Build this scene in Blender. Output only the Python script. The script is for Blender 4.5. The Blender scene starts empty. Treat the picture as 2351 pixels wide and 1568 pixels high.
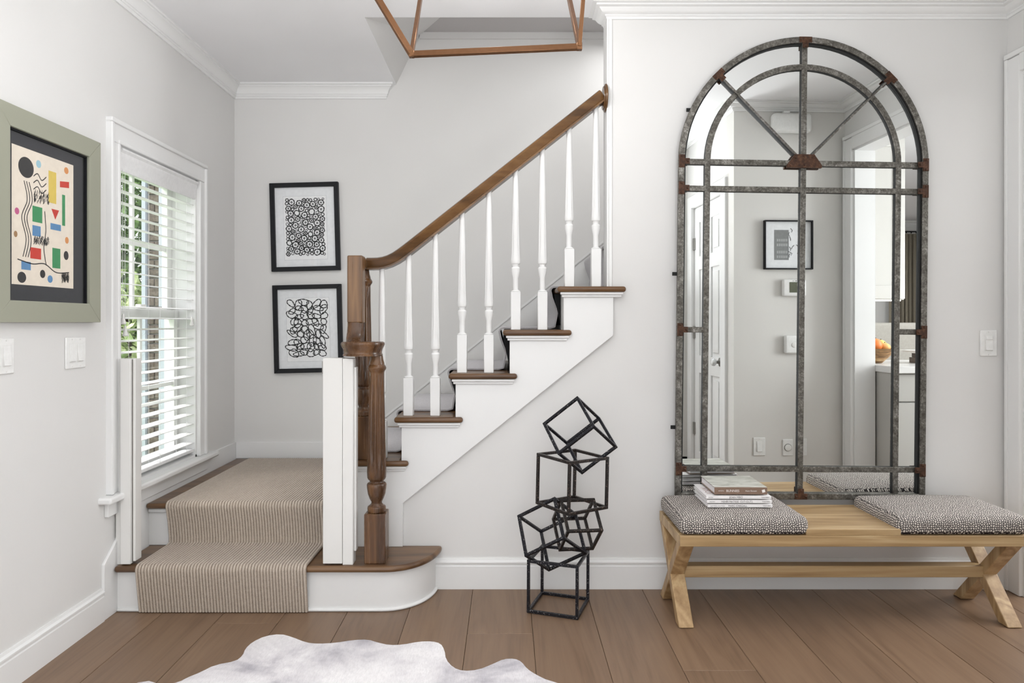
import bpy, bmesh, math, random
from mathutils import Vector, Matrix
random.seed(7)
C = bpy.context.scene.collection
PI = math.pi

# ------------------------------------------------------------------ camera, world, lights, exposure
EYE = 1.173
cam_d = bpy.data.cameras.new('camera'); cam = bpy.data.objects.new('camera', cam_d); C.objects.link(cam)
cam.location = (0, 0, EYE); cam.rotation_euler = (PI/2, 0, 0)
cam_d.sensor_width = 36; cam_d.lens = 24; cam_d.shift_x = 0.00447; cam_d.shift_y = -0.0187
cam_d.clip_start = 0.05; cam_d.clip_end = 200
bpy.context.scene.camera = cam

w = bpy.data.worlds.new('sky'); bpy.context.scene.world = w; w.use_nodes = True
bg = w.node_tree.nodes['Background']; bg.inputs[0].default_value = (0.93, 0.96, 1.0, 1); bg.inputs[1].default_value = 2.2

def area_light(name, loc, rot, sx, sy, power, color=(1, 1, 1)):
    d = bpy.data.lights.new(name, 'AREA'); d.shape = 'RECTANGLE'; d.size = sx; d.size_y = sy; d.energy = power; d.color = color
    o = bpy.data.objects.new(name, d); C.objects.link(o); o.location = loc; o.rotation_euler = rot
    return o
def point_light(name, loc, power, radius, color=(1, 1, 1)):
    d = bpy.data.lights.new(name, 'POINT'); d.energy = power; d.shadow_soft_size = radius; d.color = color
    o = bpy.data.objects.new(name, d); C.objects.link(o); o.location = loc
    return o
area_light('rear_fill', (-0.3, -2.35, 1.25), (PI/2, 0, 0), 2.3, 2.0, 12, (0.96, 0.98, 1.0))  # unseen fill added behind the camera for soft frontal light
area_light('left_fill', (-1.55, -0.9, 1.45), (0, -PI/2, 0), 1.4, 1.3, 10, (0.95, 0.98, 1.0))  # fill added out of view; the wall has no window here
point_light('hall_ceiling_lamp', (-0.45, 0.35, 2.05), 4, 0.2, (1, 0.99, 0.98))
area_light('ceiling_fill_left', (-0.75, 0.6, 1.3), (PI, 0, 0), 0.5, 0.5, 22, (0.96, 0.98, 1.0))  # upward fill added out of view to brighten the ceiling
area_light('ceiling_fill_right', (0.75, 0.45, 1.35), (PI, 0, 0), 0.5, 0.5, 38, (0.96, 0.98, 1.0))  # second added upward fill for the ceiling, on the right
point_light('pendant_bulb', (-0.05, 2.42, 2.36), 7.5, 0.08, (1, 0.985, 0.97))
area_light('kitchen_fill', (4.4, 1.6, 2.5), (0, 0, 0), 1.8, 1.8, 45, (0.97, 0.985, 1.0))  # overhead fill added for the kitchen, kept out of the mirror
area_light('entry_wall_fill', (4.3, 2.95, 1.5), Vector((-.88, -.47, 0)).to_track_quat('-Z', 'Y').to_euler(), 1.3, 1.4, 112, (0.96, 0.98, 1.0))  # unseen fill added to brighten the entry wall through the opening
area_light('dining_fill', (4.0, -1.9, 2.5), (0, 0, 0), 1.0, 1.2, 36, (0.97, 0.985, 1.0))  # overhead fill added for the far end of the reflected room
area_light('stairwell_fill', (0.9, 3.55, 2.8), (0, 0, 0), 0.8, 0.6, 7)  # unseen fill added inside the stairwell
sd = bpy.data.lights.new('hazy_sun', 'SUN'); sd.energy = 5.0; sd.angle = math.radians(25); sd.color = (1, .98, .95)
so = bpy.data.objects.new('hazy_sun', sd); C.objects.link(so); so.rotation_euler = Vector((1, .25, -.62)).to_track_quat('-Z', 'Y').to_euler()

vs = bpy.context.scene.view_settings
vs.view_transform = 'Standard'; vs.look = 'None'; vs.gamma = 1; vs.use_curve_mapping = False; vs.exposure = 0.03

# ------------------------------------------------------------------ materials
def lin(c):
    return tuple(((v/255)/12.92 if v/255 <= .04045 else ((v/255+.055)/1.055)**2.4) for v in c)
class Mat:
    def __init__(s, name, color=(200, 200, 200), rough=.5, metal=0., spec=.5):
        s.m = bpy.data.materials.new(name); s.m.use_nodes = True
        s.nt = s.m.node_tree; s.N = s.nt.nodes; s.L = s.nt.links
        s.b = s.N['Principled BSDF']
        s.b.inputs['Base Color'].default_value = (*lin(color), 1); s.b.inputs['Roughness'].default_value = rough
        s.b.inputs['Metallic'].default_value = metal; s.b.inputs['Specular IOR Level'].default_value = spec
    def node(s, t, **kw):
        n = s.N.new(t)
        for k, v in kw.items():
            if hasattr(n, k): setattr(n, k, v)
            else: n.inputs[k].default_value = v
        return n
    def link(s, a, b): s.L.new(a, b)
    def coords(s, scale=(1, 1, 1), rand=False):
        tc = s.node('ShaderNodeTexCoord'); mp = s.node('ShaderNodeMapping'); mp.inputs['Scale'].default_value = scale
        if rand:
            oi = s.node('ShaderNodeObjectInfo'); ml = s.node('ShaderNodeVectorMath', operation='SCALE'); cb = s.node('ShaderNodeCombineXYZ')
            ml2 = s.node('ShaderNodeMath', operation='MULTIPLY'); ml2.inputs[1].default_value = 37.
            s.link(oi.outputs['Random'], ml2.inputs[0])
            for i in range(3): s.link(ml2.outputs[0], cb.inputs[i])
            ad = s.node('ShaderNodeVectorMath', operation='ADD'); s.link(tc.outputs['Object'], ad.inputs[0]); s.link(cb.outputs[0], ad.inputs[1])
            s.link(ad.outputs[0], mp.inputs[0])
        else: s.link(tc.outputs['Object'], mp.inputs[0])
        return mp.outputs[0]
    def noise(s, vec, scale, detail=4, rough=.55, dist=0.):
        n = s.node('ShaderNodeTexNoise'); n.inputs['Scale'].default_value = scale; n.inputs['Detail'].default_value = detail
        n.inputs['Roughness'].default_value = rough; n.inputs['Distortion'].default_value = dist; s.link(vec, n.inputs['Vector'])
        return n.outputs['Fac']
    def ramp(s, fac, stops):
        r = s.node('ShaderNodeValToRGB'); e = r.color_ramp.elements
        while len(e) < len(stops): e.new(.5)
        for i, (p, c) in enumerate(stops):
            e[i].position = p; e[i].color = (*lin(c), 1)
        s.link(fac, r.inputs[0]); return r.outputs[0]
    def mix(s, fac, a, b, mode='MIX'):
        n = s.node('ShaderNodeMix', data_type='RGBA', blend_type=mode)
        if isinstance(fac, (int, float)): n.inputs[0].default_value = fac
        else: s.link(fac, n.inputs[0])
        for i, v in ((6, a), (7, b)):
            if isinstance(v, tuple): n.inputs[i].default_value = (*lin(v), 1)
            else: s.link(v, n.inputs[i])
        return n.outputs[2]
    def color(s, out): s.link(out, s.b.inputs['Base Color']); return s
    def bump(s, h, strength=.2, dist=.002):
        b = s.node('ShaderNodeBump'); b.inputs['Strength'].default_value = strength; b.inputs['Distance'].default_value = dist
        s.link(h, b.inputs['Height']); s.link(b.outputs[0], s.b.inputs['Normal']); return s
    def roughmap(s, fac, a, b):
        r = s.node('ShaderNodeMapRange'); r.inputs[3].default_value = a; r.inputs[4].default_value = b; s.link(fac, r.inputs[0])
        s.link(r.outputs[0], s.b.inputs['Roughness']); return s

def paint(name, color, rough=.5, bump=.05):
    m = Mat(name, color, rough, spec=.35); v = m.coords(); n = m.noise(v, 90, 3); big = m.noise(v, 1.7, 2)
    c2 = tuple(max(0, x-4) for x in color)
    m.color(m.ramp(big, [(.3, c2), (.7, color)])); m.bump(n, bump, .001); return m.m
def wood(name, stops, axis=0, grain=9., rings=14., rough=.35, bump=.08, tint=0.):
    m = Mat(name, (120, 90, 60), rough)
    sc = [grain]*3; sc[axis] = grain*.07
    v = m.coords(tuple(sc), rand=True)
    n1 = m.noise(v, 1.0, 3, .5, .6)
    sc2 = [grain*9]*3; sc2[axis] = grain*.35
    v2 = m.coords(tuple(sc2), rand=True); n2 = m.noise(v2, 1.2, 4, .65)
    mu = m.node('ShaderNodeMath', operation='MULTIPLY'); mu.inputs[1].default_value = rings; m.link(n1, mu.inputs[0])
    fr = m.node('ShaderNodeMath', operation='PINGPONG'); fr.inputs[1].default_value = 1.; m.link(mu.outputs[0], fr.inputs[0])
    a = m.node('ShaderNodeMath', operation='MULTIPLY'); a.inputs[1].default_value = .45; m.link(fr.outputs[0], a.inputs[0])
    b = m.node('ShaderNodeMath', operation='MULTIPLY_ADD'); b.inputs[1].default_value = .55; m.link(n2, b.inputs[0]); m.link(a.outputs[0], b.inputs[2])
    col = m.ramp(b.outputs[0], stops)
    if tint:
        oi = m.node('ShaderNodeObjectInfo'); hs = m.node('ShaderNodeHueSaturation'); mr = m.node('ShaderNodeMapRange')
        mr.inputs[3].default_value = 1-tint; mr.inputs[4].default_value = 1+tint; m.link(oi.outputs['Random'], mr.inputs[0]); m.link(mr.outputs[0], hs.inputs['Value'])
        m.link(col, hs.inputs['Color']); col = hs.outputs[0]
    m.color(col); m.bump(b.outputs[0], bump, .0015); m.roughmap(n2, rough-.06, rough+.1)
    return m.m
def plain(name, color, rough=.5, metal=0., spec=.5):
    m = Mat(name, color, rough, metal, spec); n = m.noise(m.coords(), 60, 3)
    c2 = tuple(max(0, x-6) for x in color); m.color(m.ramp(n, [(.35, c2), (.65, color)])); return m.m
def glass_pane(name, tint=(1, 1, 1), extra=.0):
    m = bpy.data.materials.new(name); m.use_nodes = True; nt = m.node_tree; nt.nodes.clear()
    out = nt.nodes.new('ShaderNodeOutputMaterial'); mx = nt.nodes.new('ShaderNodeMixShader'); t = nt.nodes.new('ShaderNodeBsdfTransparent')
    g = nt.nodes.new('ShaderNodeBsdfGlossy'); fr = nt.nodes.new('ShaderNodeFresnel'); fr.inputs[0].default_value = 1.5+extra
    g.inputs['Roughness'].default_value = 0.0; t.inputs[0].default_value = (*tint, 1)
    ge = nt.nodes.new('ShaderNodeNewGeometry'); sb = nt.nodes.new('ShaderNodeMath'); sb.operation = 'SUBTRACT'; sb.inputs[0].default_value = 1.; ml = nt.nodes.new('ShaderNodeMath'); ml.operation = 'MULTIPLY'
    nt.links.new(ge.outputs['Backfacing'], sb.inputs[1]); nt.links.new(sb.outputs[0], ml.inputs[0]); nt.links.new(fr.outputs[0], ml.inputs[1])
    nt.links.new(ml.outputs[0], mx.inputs[0]); nt.links.new(t.outputs[0], mx.inputs[1]); nt.links.new(g.outputs[0], mx.inputs[2]); nt.links.new(mx.outputs[0], out.inputs[0])
    return m

M = {}
M['wall'] = paint('wall_paint', (224, 223, 221), .6)
M['wall_grey'] = paint('entry_wall_paint', (224, 222, 218), .6)
M['ceiling'] = paint('ceiling_paint', (242, 242, 243), .7)
M['trim'] = paint('trim_paint', (234, 234, 233), .35, .02)
M['gatepaint'] = paint('gate_paint', (232, 231, 228), .4, .02)
M['plastic'] = plain('white_plastic', (238, 238, 236), .35)
M['tread'] = wood('tread_wood', [(.2, (74, 51, 34)), (.5, (102, 74, 49)), (.8, (124, 94, 65))], 0, 7, 9, .3)
M['treadend'] = wood('tread_nosing_wood', [(.2, (68, 45, 26)), (.5, (100, 70, 41)), (.8, (126, 93, 58))], 0, 7, 7, .28)
M['rail'] = wood('rail_wood', [(.2, (70, 46, 22)), (.5, (96, 66, 35)), (.8, (117, 84, 48))], 0, 6, 6, .22)
M['newel'] = wood('newel_wood', [(.15, (50, 32, 19)), (.5, (90, 61, 37)), (.85, (122, 87, 55))], 2, 7, 8, .25)
M['neck'] = wood('gooseneck_wood', [(.15, (82, 58, 36)), (.5, (116, 84, 54)), (.85, (142, 107, 72))], 2, 5, 22, .28)
M['oak'] = wood('oak_wood', [(.15, (142, 112, 74)), (.5, (176, 147, 106)), (.85, (200, 174, 134))], 0, 8, 10, .42, .1)
M['oakleg'] = wood('oak_leg_wood', [(.15, (140, 108, 70)), (.5, (176, 145, 104)), (.85, (202, 174, 132))], 2, 8, 10, .42, .1)
def plank_mat():
    m = Mat('floor_plank_wood', (130, 105, 85), .4)
    v = m.coords((7, .5, 7), rand=True); n1 = m.noise(v, 1., 3, .5, 1.2)
    v2 = m.coords((70, 2.6, 70), rand=True); n2 = m.noise(v2, 1.2, 5, .65)
    mu = m.node('ShaderNodeMath', operation='MULTIPLY'); mu.inputs[1].default_value = 10.; m.link(n1, mu.inputs[0])
    fr = m.node('ShaderNodeMath', operation='PINGPONG'); fr.inputs[1].default_value = 1.; m.link(mu.outputs[0], fr.inputs[0])
    a = m.node('ShaderNodeMath', operation='MULTIPLY'); a.inputs[1].default_value = .2; m.link(fr.outputs[0], a.inputs[0])
    b = m.node('ShaderNodeMath', operation='MULTIPLY_ADD'); b.inputs[1].default_value = .7; m.link(n2, b.inputs[0]); m.link(a.outputs[0], b.inputs[2])
    col = m.ramp(b.outputs[0], [(.15, (106, 83, 63)), (.45, (126, 101, 80)), (.85, (140, 115, 92))])
    # knots and dark checks
    kv = m.coords((3.1, 1.3, 3.1), rand=True); vo = m.node('ShaderNodeTexVoronoi', feature='F1'); vo.inputs['Scale'].default_value = 1.; m.link(kv, vo.inputs['Vector'])
    ns = m.noise(m.coords((30, 12, 30), rand=True), 1., 3)
    sm = m.node('ShaderNodeMath', operation='MULTIPLY_ADD'); sm.inputs[1].default_value = .09; m.link(ns, sm.inputs[0]); m.link(vo.outputs['Distance'], sm.inputs[2])
    kf = m.ramp(sm.outputs[0], [(.055, (255, 255, 255)), (.10, (0, 0, 0))])
    bw = m.node('ShaderNodeRGBToBW'); m.link(kf, bw.inputs[0])
    col = m.mix(bw.outputs[0], col, (58, 42, 32))
    oi = m.node('ShaderNodeObjectInfo'); hs = m.node('ShaderNodeHueSaturation'); mr = m.node('ShaderNodeMapRange')
    mr.inputs[3].default_value = .90; mr.inputs[4].default_value = 1.07; m.link(oi.outputs['Random'], mr.inputs[0]); m.link(mr.outputs[0], hs.inputs['Value'])
    m.link(col, hs.inputs['Color']); m.color(hs.outputs[0]); m.bump(b.outputs[0], .1, .0012); m.roughmap(n2, .34, .5)
    return m.m
M['plank'] = plank_mat()
def carpet_mat(name, stops, sheen, pitch, off, axis):
    m = Mat(name, (170, 155, 140), .95, spec=.1); v = m.coords()
    n = m.noise(v, 420, 3, .65); n2 = m.noise(v, 60, 2)
    sp = m.node('ShaderNodeSeparateXYZ'); tc = m.node('ShaderNodeTexCoord'); m.link(tc.outputs['Object'], sp.inputs[0])
    sh = m.node('ShaderNodeMath', operation='SUBTRACT'); sh.inputs[1].default_value = off; m.link(sp.outputs[axis], sh.inputs[0])
    pp = m.node('ShaderNodeMath', operation='PINGPONG'); pp.inputs[1].default_value = pitch/2; m.link(sh.outputs[0], pp.inputs[0])
    nm = m.node('ShaderNodeMath', operation='MULTIPLY'); nm.inputs[1].default_value = 2/pitch; m.link(pp.outputs[0], nm.inputs[0])   # 0 in the groove, 1 on the rib
    a = m.node('ShaderNodeMath', operation='MULTIPLY'); a.inputs[1].default_value = .36; m.link(nm.outputs[0], a.inputs[0])
    b = m.node('ShaderNodeMath', operation='MULTIPLY_ADD'); b.inputs[1].default_value = .85; m.link(n, b.inputs[0]); m.link(a.outputs[0], b.inputs[2])
    c_ = m.node('ShaderNodeMath', operation='MULTIPLY_ADD'); c_.inputs[1].default_value = .2; m.link(n2, c_.inputs[0]); m.link(b.outputs[0], c_.inputs[2])
    m.color(m.ramp(c_.outputs[0], stops)); m.bump(n, .7, .004)
    m.b.inputs['Sheen Weight'].default_value = sheen; m.b.inputs['Sheen Roughness'].default_value = .4
    return m.m
M['carpet'] = carpet_mat('runner_wool', [(.36, (136, 121, 107)), (.58, (174, 159, 144)), (.88, (210, 198, 184))], .25, .0122, -1.489, 0)
M['carpet2'] = carpet_mat('upper_runner_wool', [(.35, (160, 157, 158)), (.6, (188, 185, 187)), (.9, (206, 204, 207))], .3, .0142, 3.16, 1)
M['riser_shade'] = plain('black_riser_shade', (22, 22, 24), .9)  # flat black for the shade in the carpet gaps
def fabric_mat():
    m = Mat('pebble_fabric', (200, 190, 180), .9, spec=.2); v = m.coords()
    # the cloth wraps over the front edge (u = x, v = y + z); on the end faces it runs u = z, v = y
    sp = m.node('ShaderNodeSeparateXYZ'); m.link(v, sp.inputs[0]); ge = m.node('ShaderNodeNewGeometry'); sn = m.node('ShaderNodeSeparateXYZ'); m.link(ge.outputs['True Normal'], sn.inputs[0])
    ab = m.node('ShaderNodeMath', operation='ABSOLUTE'); m.link(sn.outputs[0], ab.inputs[0]); gt = m.node('ShaderNodeMath', operation='GREATER_THAN'); gt.inputs[1].default_value = .72; m.link(ab.outputs[0], gt.inputs[0])
    yz = m.node('ShaderNodeMath', operation='ADD'); m.link(sp.outputs[1], yz.inputs[0]); m.link(sp.outputs[2], yz.inputs[1])
    c1 = m.node('ShaderNodeCombineXYZ'); m.link(sp.outputs[0], c1.inputs[0]); m.link(yz.outputs[0], c1.inputs[1])
    c2 = m.node('ShaderNodeCombineXYZ'); m.link(sp.outputs[2], c2.inputs[0]); m.link(sp.outputs[1], c2.inputs[1])
    cb = m.node('ShaderNodeMix', data_type='VECTOR'); m.link(gt.outputs[0], cb.inputs[0]); m.link(c1.outputs[0], cb.inputs[4]); m.link(c2.outputs[0], cb.inputs[5])
    vo = m.node('ShaderNodeTexVoronoi', feature='DISTANCE_TO_EDGE', voronoi_dimensions='2D'); vo.inputs['Scale'].default_value = 118; vo.inputs['Randomness'].default_value = .7; m.link(cb.outputs[1], vo.inputs['Vector'])
    col = m.ramp(vo.outputs['Distance'], [(.09, (40, 34, 38)), (.21, (200, 192, 184)), (.4, (222, 215, 207))])
    m.color(col); m.bump(vo.outputs['Distance'], .35, .003); return m.m
M['fabric'] = fabric_mat()
def galv_mat():
    m = Mat('galvanised_metal', (120, 120, 116), .45, .75); v = m.coords()
    n = m.noise(v, 34, 6, .75, .4); n2 = m.noise(v, 130, 3, .7)
    ad = m.node('ShaderNodeMath', operation='MULTIPLY_ADD'); ad.inputs[1].default_value = .4; m.link(n2, ad.inputs[0])
    h = m.node('ShaderNodeMath', operation='MULTIPLY'); h.inputs[1].default_value = .6; m.link(n, h.inputs[0]); m.link(h.outputs[0], ad.inputs[2])
    m.color(m.ramp(ad.outputs[0], [(.36, (70, 67, 61)), (.49, (104, 101, 95)), (.57, (134, 131, 125)), (.68, (184, 182, 177))]))
    m.bump(ad.outputs[0], .25, .001); m.roughmap(n, .38, .62); return m.m
M['galv'] = galv_mat()
M['darkedge'] = plain('blackened_rebate', (26, 27, 27), .6, .3)
def rust_mat():
    m = Mat('rusty_steel', (90, 50, 35), .55, .4); v = m.coords(); n = m.noise(v, 70, 5, .7)
    m.color(m.ramp(n, [(.3, (46, 30, 21)), (.5, (72, 46, 31)), (.7, (102, 71, 52))])); m.bump(n, .3, .001); return m.m
M['rust'] = rust_mat()
def mirror_mat():
    m = Mat('mirror_glass', (243, 245, 244), .0, 1.); n = m.noise(m.coords(), 3, 2)
    m.color(m.ramp(n, [(0, (238, 241, 240)), (1, (244, 246, 245))])); return m.m
M['mirror'] = mirror_mat()
def iron_mat(name, base, fleck, thr):
    m = Mat(name, base, .38, .55); v = m.coords(); n = m.noise(v, 190, 3, .6); n2 = m.noise(v, 25, 2)
    c = m.ramp(n, [(thr, base), (thr+.035, fleck)]); m.color(m.mix(.25, c, m.ramp(n2, [(.3, base), (.7, tuple(min(255, x+22) for x in base))])))
    m.bump(n, .3, .001); return m.m
M['iron'] = iron_mat('blackened_iron', (30, 30, 36), (190, 186, 184), .63)
M['ironb'] = iron_mat('brown_blackened_iron', (40, 36, 34), (170, 140, 126), .62)
M['bronze'] = plain('bronze_metal', (118, 84, 58), .34, .8)
def hide_mat():
    m = Mat('cow_hide_hair', (225, 222, 224), .85, spec=.2); v = m.coords((1, 1, 1)); n = m.noise(v, 3.2, 4, .6, .5)
    v2 = m.coords((220, 50, 50)); n2 = m.noise(v2, 1.2, 4, .7)
    c = m.ramp(n, [(.40, (246, 243, 244)), (.52, (226, 222, 225)), (.66, (176, 172, 180))])
    m.color(m.mix(.18, c, m.ramp(n2, [(.3, (120, 116, 120)), (.6, (255, 255, 255))]), 'MULTIPLY')); m.bump(n2, .5, .003)
    m.b.inputs['Sheen Weight'].default_value = .2; return m.m
M['hide'] = hide_mat()
M['sage'] = paint('sage_frame_paint', (158, 159, 143), .55)
M['black'] = plain('black_frame_paint', (18, 19, 23), .5, 0., .3)
M['matblack'] = plain('black_mat_board', (48, 49, 55), .8)
M['matwhite'] = plain('white_mat_board', (236, 238, 240), .85)
M['mat_shade'] = plain('mat_window_shade', (188, 190, 194), .9); M['paper'] = plain('cream_paper', (240, 229, 213), .85)  # first grey stands for the shadow line of the mat window
M['charcoal'] = plain('charcoal_line', (40, 40, 42), .9)
M['glass'] = glass_pane('picture_glass')
M['winglass'] = glass_pane('window_glass', (1, 1, 1))
for k, c in dict(red=(206, 58, 42), green=(58, 146, 92), blue=(92, 142, 188), yellow=(226, 200, 96), ink=(42, 41, 42), pink=(196, 92, 140), orange=(222, 150, 88), tan=(166, 128, 88), sky=(160, 200, 214)).items():
    M['ink_'+k] = plain('print_ink_'+k, c, .85)
M['steel'] = plain('steel_hardware', (150, 148, 144), .35, .8)
M['chrome'] = plain('old_chrome', (120, 116, 110), .25, .9)
M['cover_white'] = plain('white_book_cover', (244, 241, 240), .4)
M['pages'] = plain('book_pages', (232, 228, 230), .9)
M['cover_taupe'] = plain('taupe_book_spine', (136, 112, 96), .45)
def swirl():
    m = Mat('painted_book_cover', (180, 180, 170), .3); v = m.coords((9, 34, 9)); n = m.noise(v, 1., 5, .6, 1.2)
    m.color(m.ramp(n, [(.3, (138, 138, 124)), (.5, (190, 190, 180)), (.7, (222, 221, 214))])); return m.m
M['cover_swirl'] = swirl()
M['print_grey'] = plain('print_grey', (92, 90, 90), .8); M['print_red'] = plain('print_faded_red', (176, 148, 144), .8); M['print_white'] = plain('print_white', (244, 240, 236), .7)
M['marble'] = paint('marble_top', (232, 231, 229), .2, .0)
M['cabinet'] = paint('cabinet_paint', (190, 188, 183), .45, .02)
M['linen'] = plain('grey_linen', (172, 168, 160), .9)
M['curtain'] = plain('taupe_curtain_cloth', (138, 130, 115), .9)
M['bowlwood'] = wood('spalted_bowl_wood', [(.3, (100, 72, 40)), (.5, (150, 112, 68)), (.7, (196, 168, 124))], 0, 20, 5, .4)
M['orange'] = plain('orange_peel', (232, 132, 66), .45); M['peach'] = plain('peach_skin', (236, 178, 108), .5); M['lemon'] = plain('lemon_peel', (228, 208, 112), .45)
M['brownbox'] = plain('brown_leather', (92, 78, 66), .5)
M['lcd'] = plain('green_grey_display', (92, 96, 78), .3)
M['greyprint'] = plain('grey_photo_print', (134, 136, 136), .7); M['lightprint'] = plain('light_photo_print', (186, 188, 188), .7)
def brick_mat():
    m = Mat('weathered_brick', (130, 100, 85), .9); v = m.coords((1, 1, 1), rand=True); n = m.noise(v, 22, 5, .7)
    m.color(m.ramp(n, [(.3, (84, 74, 68)), (.5, (118, 104, 94)), (.7, (150, 138, 128))])); m.bump(n, .6, .006); return m.m
M['brick'] = brick_mat(); M['mortar'] = plain('mortar', (196, 192, 184), .95)
M['siding'] = paint('outdoor_white_paint', (176, 183, 192), .6)
M['shutter'] = plain('dark_window_void', (70, 78, 84), .2)
def leaf_mat(name, a, b):
    m = Mat(name, a, .6); n = m.noise(m.coords(), 9, 3); m.color(m.ramp(n, [(.35, a), (.65, b)])); return m.m
M['leaf'] = leaf_mat('green_leaves', (50, 78, 38), (112, 144, 76)); M['leaf2'] = leaf_mat('pale_leaves', (112, 138, 80), (196, 206, 156))
M['bark'] = plain('bark', (92, 80, 68), .9)
def grass_mat():
    m = Mat('lawn_grass', (90, 130, 60), .9); n = m.noise(m.coords(), 40, 4); m.color(m.ramp(n, [(.3, (72, 112, 52)), (.7, (140, 170, 92))])); return m.m
M['grass'] = grass_mat(); M['drive'] = plain('pale_concrete', (206, 204, 200), .9)
M['crystal'] = plain('crystal_knob', (226, 228, 228), .05, .0, 1.)
M['slat'] = plain('white_blind_slat', (240, 240, 240), .4)

# ------------------------------------------------------------------ mesh helpers
class MB:
    def __init__(s, mtx=None): s.v = []; s.f = []; s.m = mtx
    def add(s, vs, fs):
        b = len(s.v)
        for p in vs:
            p = Vector(p); s.v.append(s.m @ p if s.m else p)
        s.f += [tuple(b+i for i in f) for f in fs]; return s
    def box(s, x0, x1, y0, y1, z0, z1):
        return s.add([(x0,y0,z0),(x1,y0,z0),(x1,y1,z0),(x0,y1,z0),(x0,y0,z1),(x1,y0,z1),(x1,y1,z1),(x0,y1,z1)],
                     [(0,3,2,1),(4,5,6,7),(0,1,5,4),(1,2,6,5),(2,3,7,6),(3,0,4,7)])
    def prism(s, pts, a0, a1, axis='z'):
        def mk(p, a): return {'z': (p[0], p[1], a), 'y': (p[0], a, p[1]), 'x': (a, p[0], p[1])}[axis]
        n = len(pts); vs = [mk(p, a0) for p in pts]+[mk(p, a1) for p in pts]
        fs = [tuple(range(n-1, -1, -1)), tuple(range(n, 2*n))]+[(i, (i+1) % n, n+(i+1) % n, n+i) for i in range(n)]
        return s.add(vs, fs)
    def lathe(s, prof, c=(0, 0, 0), seg=24, flute=None, axis='z'):
        vs, fs = [], []
        for (r, z) in prof:
            for k in range(seg):
                a = 2*PI*k/seg; rr = r
                if flute and flute[0] < z < flute[1]: rr = r*(1-flute[2]*(.5+.5*math.cos(a*flute[3])))
                p = (rr*math.cos(a), rr*math.sin(a), z)
                if axis == 'y': p = (p[0], p[2], p[1])
                if axis == 'x': p = (p[2], p[0], p[1])
                vs.append((c[0]+p[0], c[1]+p[1], c[2]+p[2]))
        n = len(prof)
        for i in range(n-1):
            for k in range(seg):
                k2 = (k+1) % seg; fs.append((i*seg+k, i*seg+k2, (i+1)*seg+k2, (i+1)*seg+k))
        fs.append(tuple(range(seg-1, -1, -1))); fs.append(tuple((n-1)*seg+k for k in range(seg)))
        return s.add(vs, fs)
    def bar(s, a, b, w, h, up=(0, 0, 1)):
        a, b = Vector(a), Vector(b); d = (b-a).normalized(); up = Vector(up)
        if abs(d.dot(up)) > .98: up = Vector((0, 1, 0))
        sx = d.cross(up).normalized()*w/2; sz = sx.cross(d).normalized()*h/2
        vs = [p+q for p in (a, b) for q in (-sx-sz, sx-sz, sx+sz, -sx+sz)]
        return s.add(vs, [(3,2,1,0),(4,5,6,7),(0,1,5,4),(1,2,6,5),(2,3,7,6),(3,0,4,7)])
    def tube(s, pts, r, seg=8):
        pts = [Vector(p) for p in pts]; vs, fs = [], []
        for i, p in enumerate(pts):
            d = (pts[min(i+1, len(pts)-1)]-pts[max(i-1, 0)]).normalized(); u = Vector((0, 0, 1)) if abs(d.z) < .9 else Vector((1, 0, 0))
            x = d.cross(u).normalized(); y = x.cross(d); rr = r[i] if isinstance(r, (list, tuple)) else r
            for k in range(seg):
                a = 2*PI*k/seg; vs.append(p+x*rr*math.cos(a)+y*rr*math.sin(a))
        for i in range(len(pts)-1):
            for k in range(seg):
                k2 = (k+1) % seg; fs.append((i*seg+k, i*seg+k2, (i+1)*seg+k2, (i+1)*seg+k))
        fs.append(tuple(range(seg-1, -1, -1))); fs.append(tuple((len(pts)-1)*seg+k for k in range(seg)))
        return s.add(vs, fs)
    def sweep(s, path, prof, zbase):      # horizontal mouldings: path (x,y), prof (offset to the left of travel, z)
        n = len(path); P = [Vector((p[0], p[1])) for p in path]; vs, fs = [], []
        nr = []
        for i in range(n-1):
            d = (P[i+1]-P[i]).normalized(); nr.append(Vector((-d.y, d.x)))
        for i in range(n):
            a = nr[max(i-1, 0)]; b = nr[min(i, n-2)]; m = (a+b)/(1+a.dot(b))
            for (o, z) in prof: q = P[i]+m*o; vs.append((q.x, q.y, zbase+z))
        k = len(prof)
        for i in range(n-1):
            for j in range(k): j2 = (j+1) % k; fs.append((i*k+j, (i+1)*k+j, (i+1)*k+j2, i*k+j2))
        fs.append(tuple(range(k))); fs.append(tuple((n-1)*k+j for j in range(k-1, -1, -1)))
        return s.add(vs, fs)
    def section(s, path, prof, lateral):  # rails: path in 3-D, prof (lateral, normal) closed loop, lateral = fixed side vector
        P = [Vector(p) for p in path]; L = Vector(lateral); k = len(prof); vs, fs = [], []
        for i, p in enumerate(P):
            d = (P[min(i+1, len(P)-1)]-P[max(i-1, 0)]).normalized(); nrm = L.cross(d).normalized()
            for (a, b) in prof: vs.append(p+L*a+nrm*b)
        for i in range(len(P)-1):
            for j in range(k): j2 = (j+1) % k; fs.append((i*k+j, i*k+j2, (i+1)*k+j2, (i+1)*k+j))
        fs.append(tuple(range(k-1, -1, -1))); fs.append(tuple((len(P)-1)*k+j for j in range(k)))
        return s.add(vs, fs)
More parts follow.
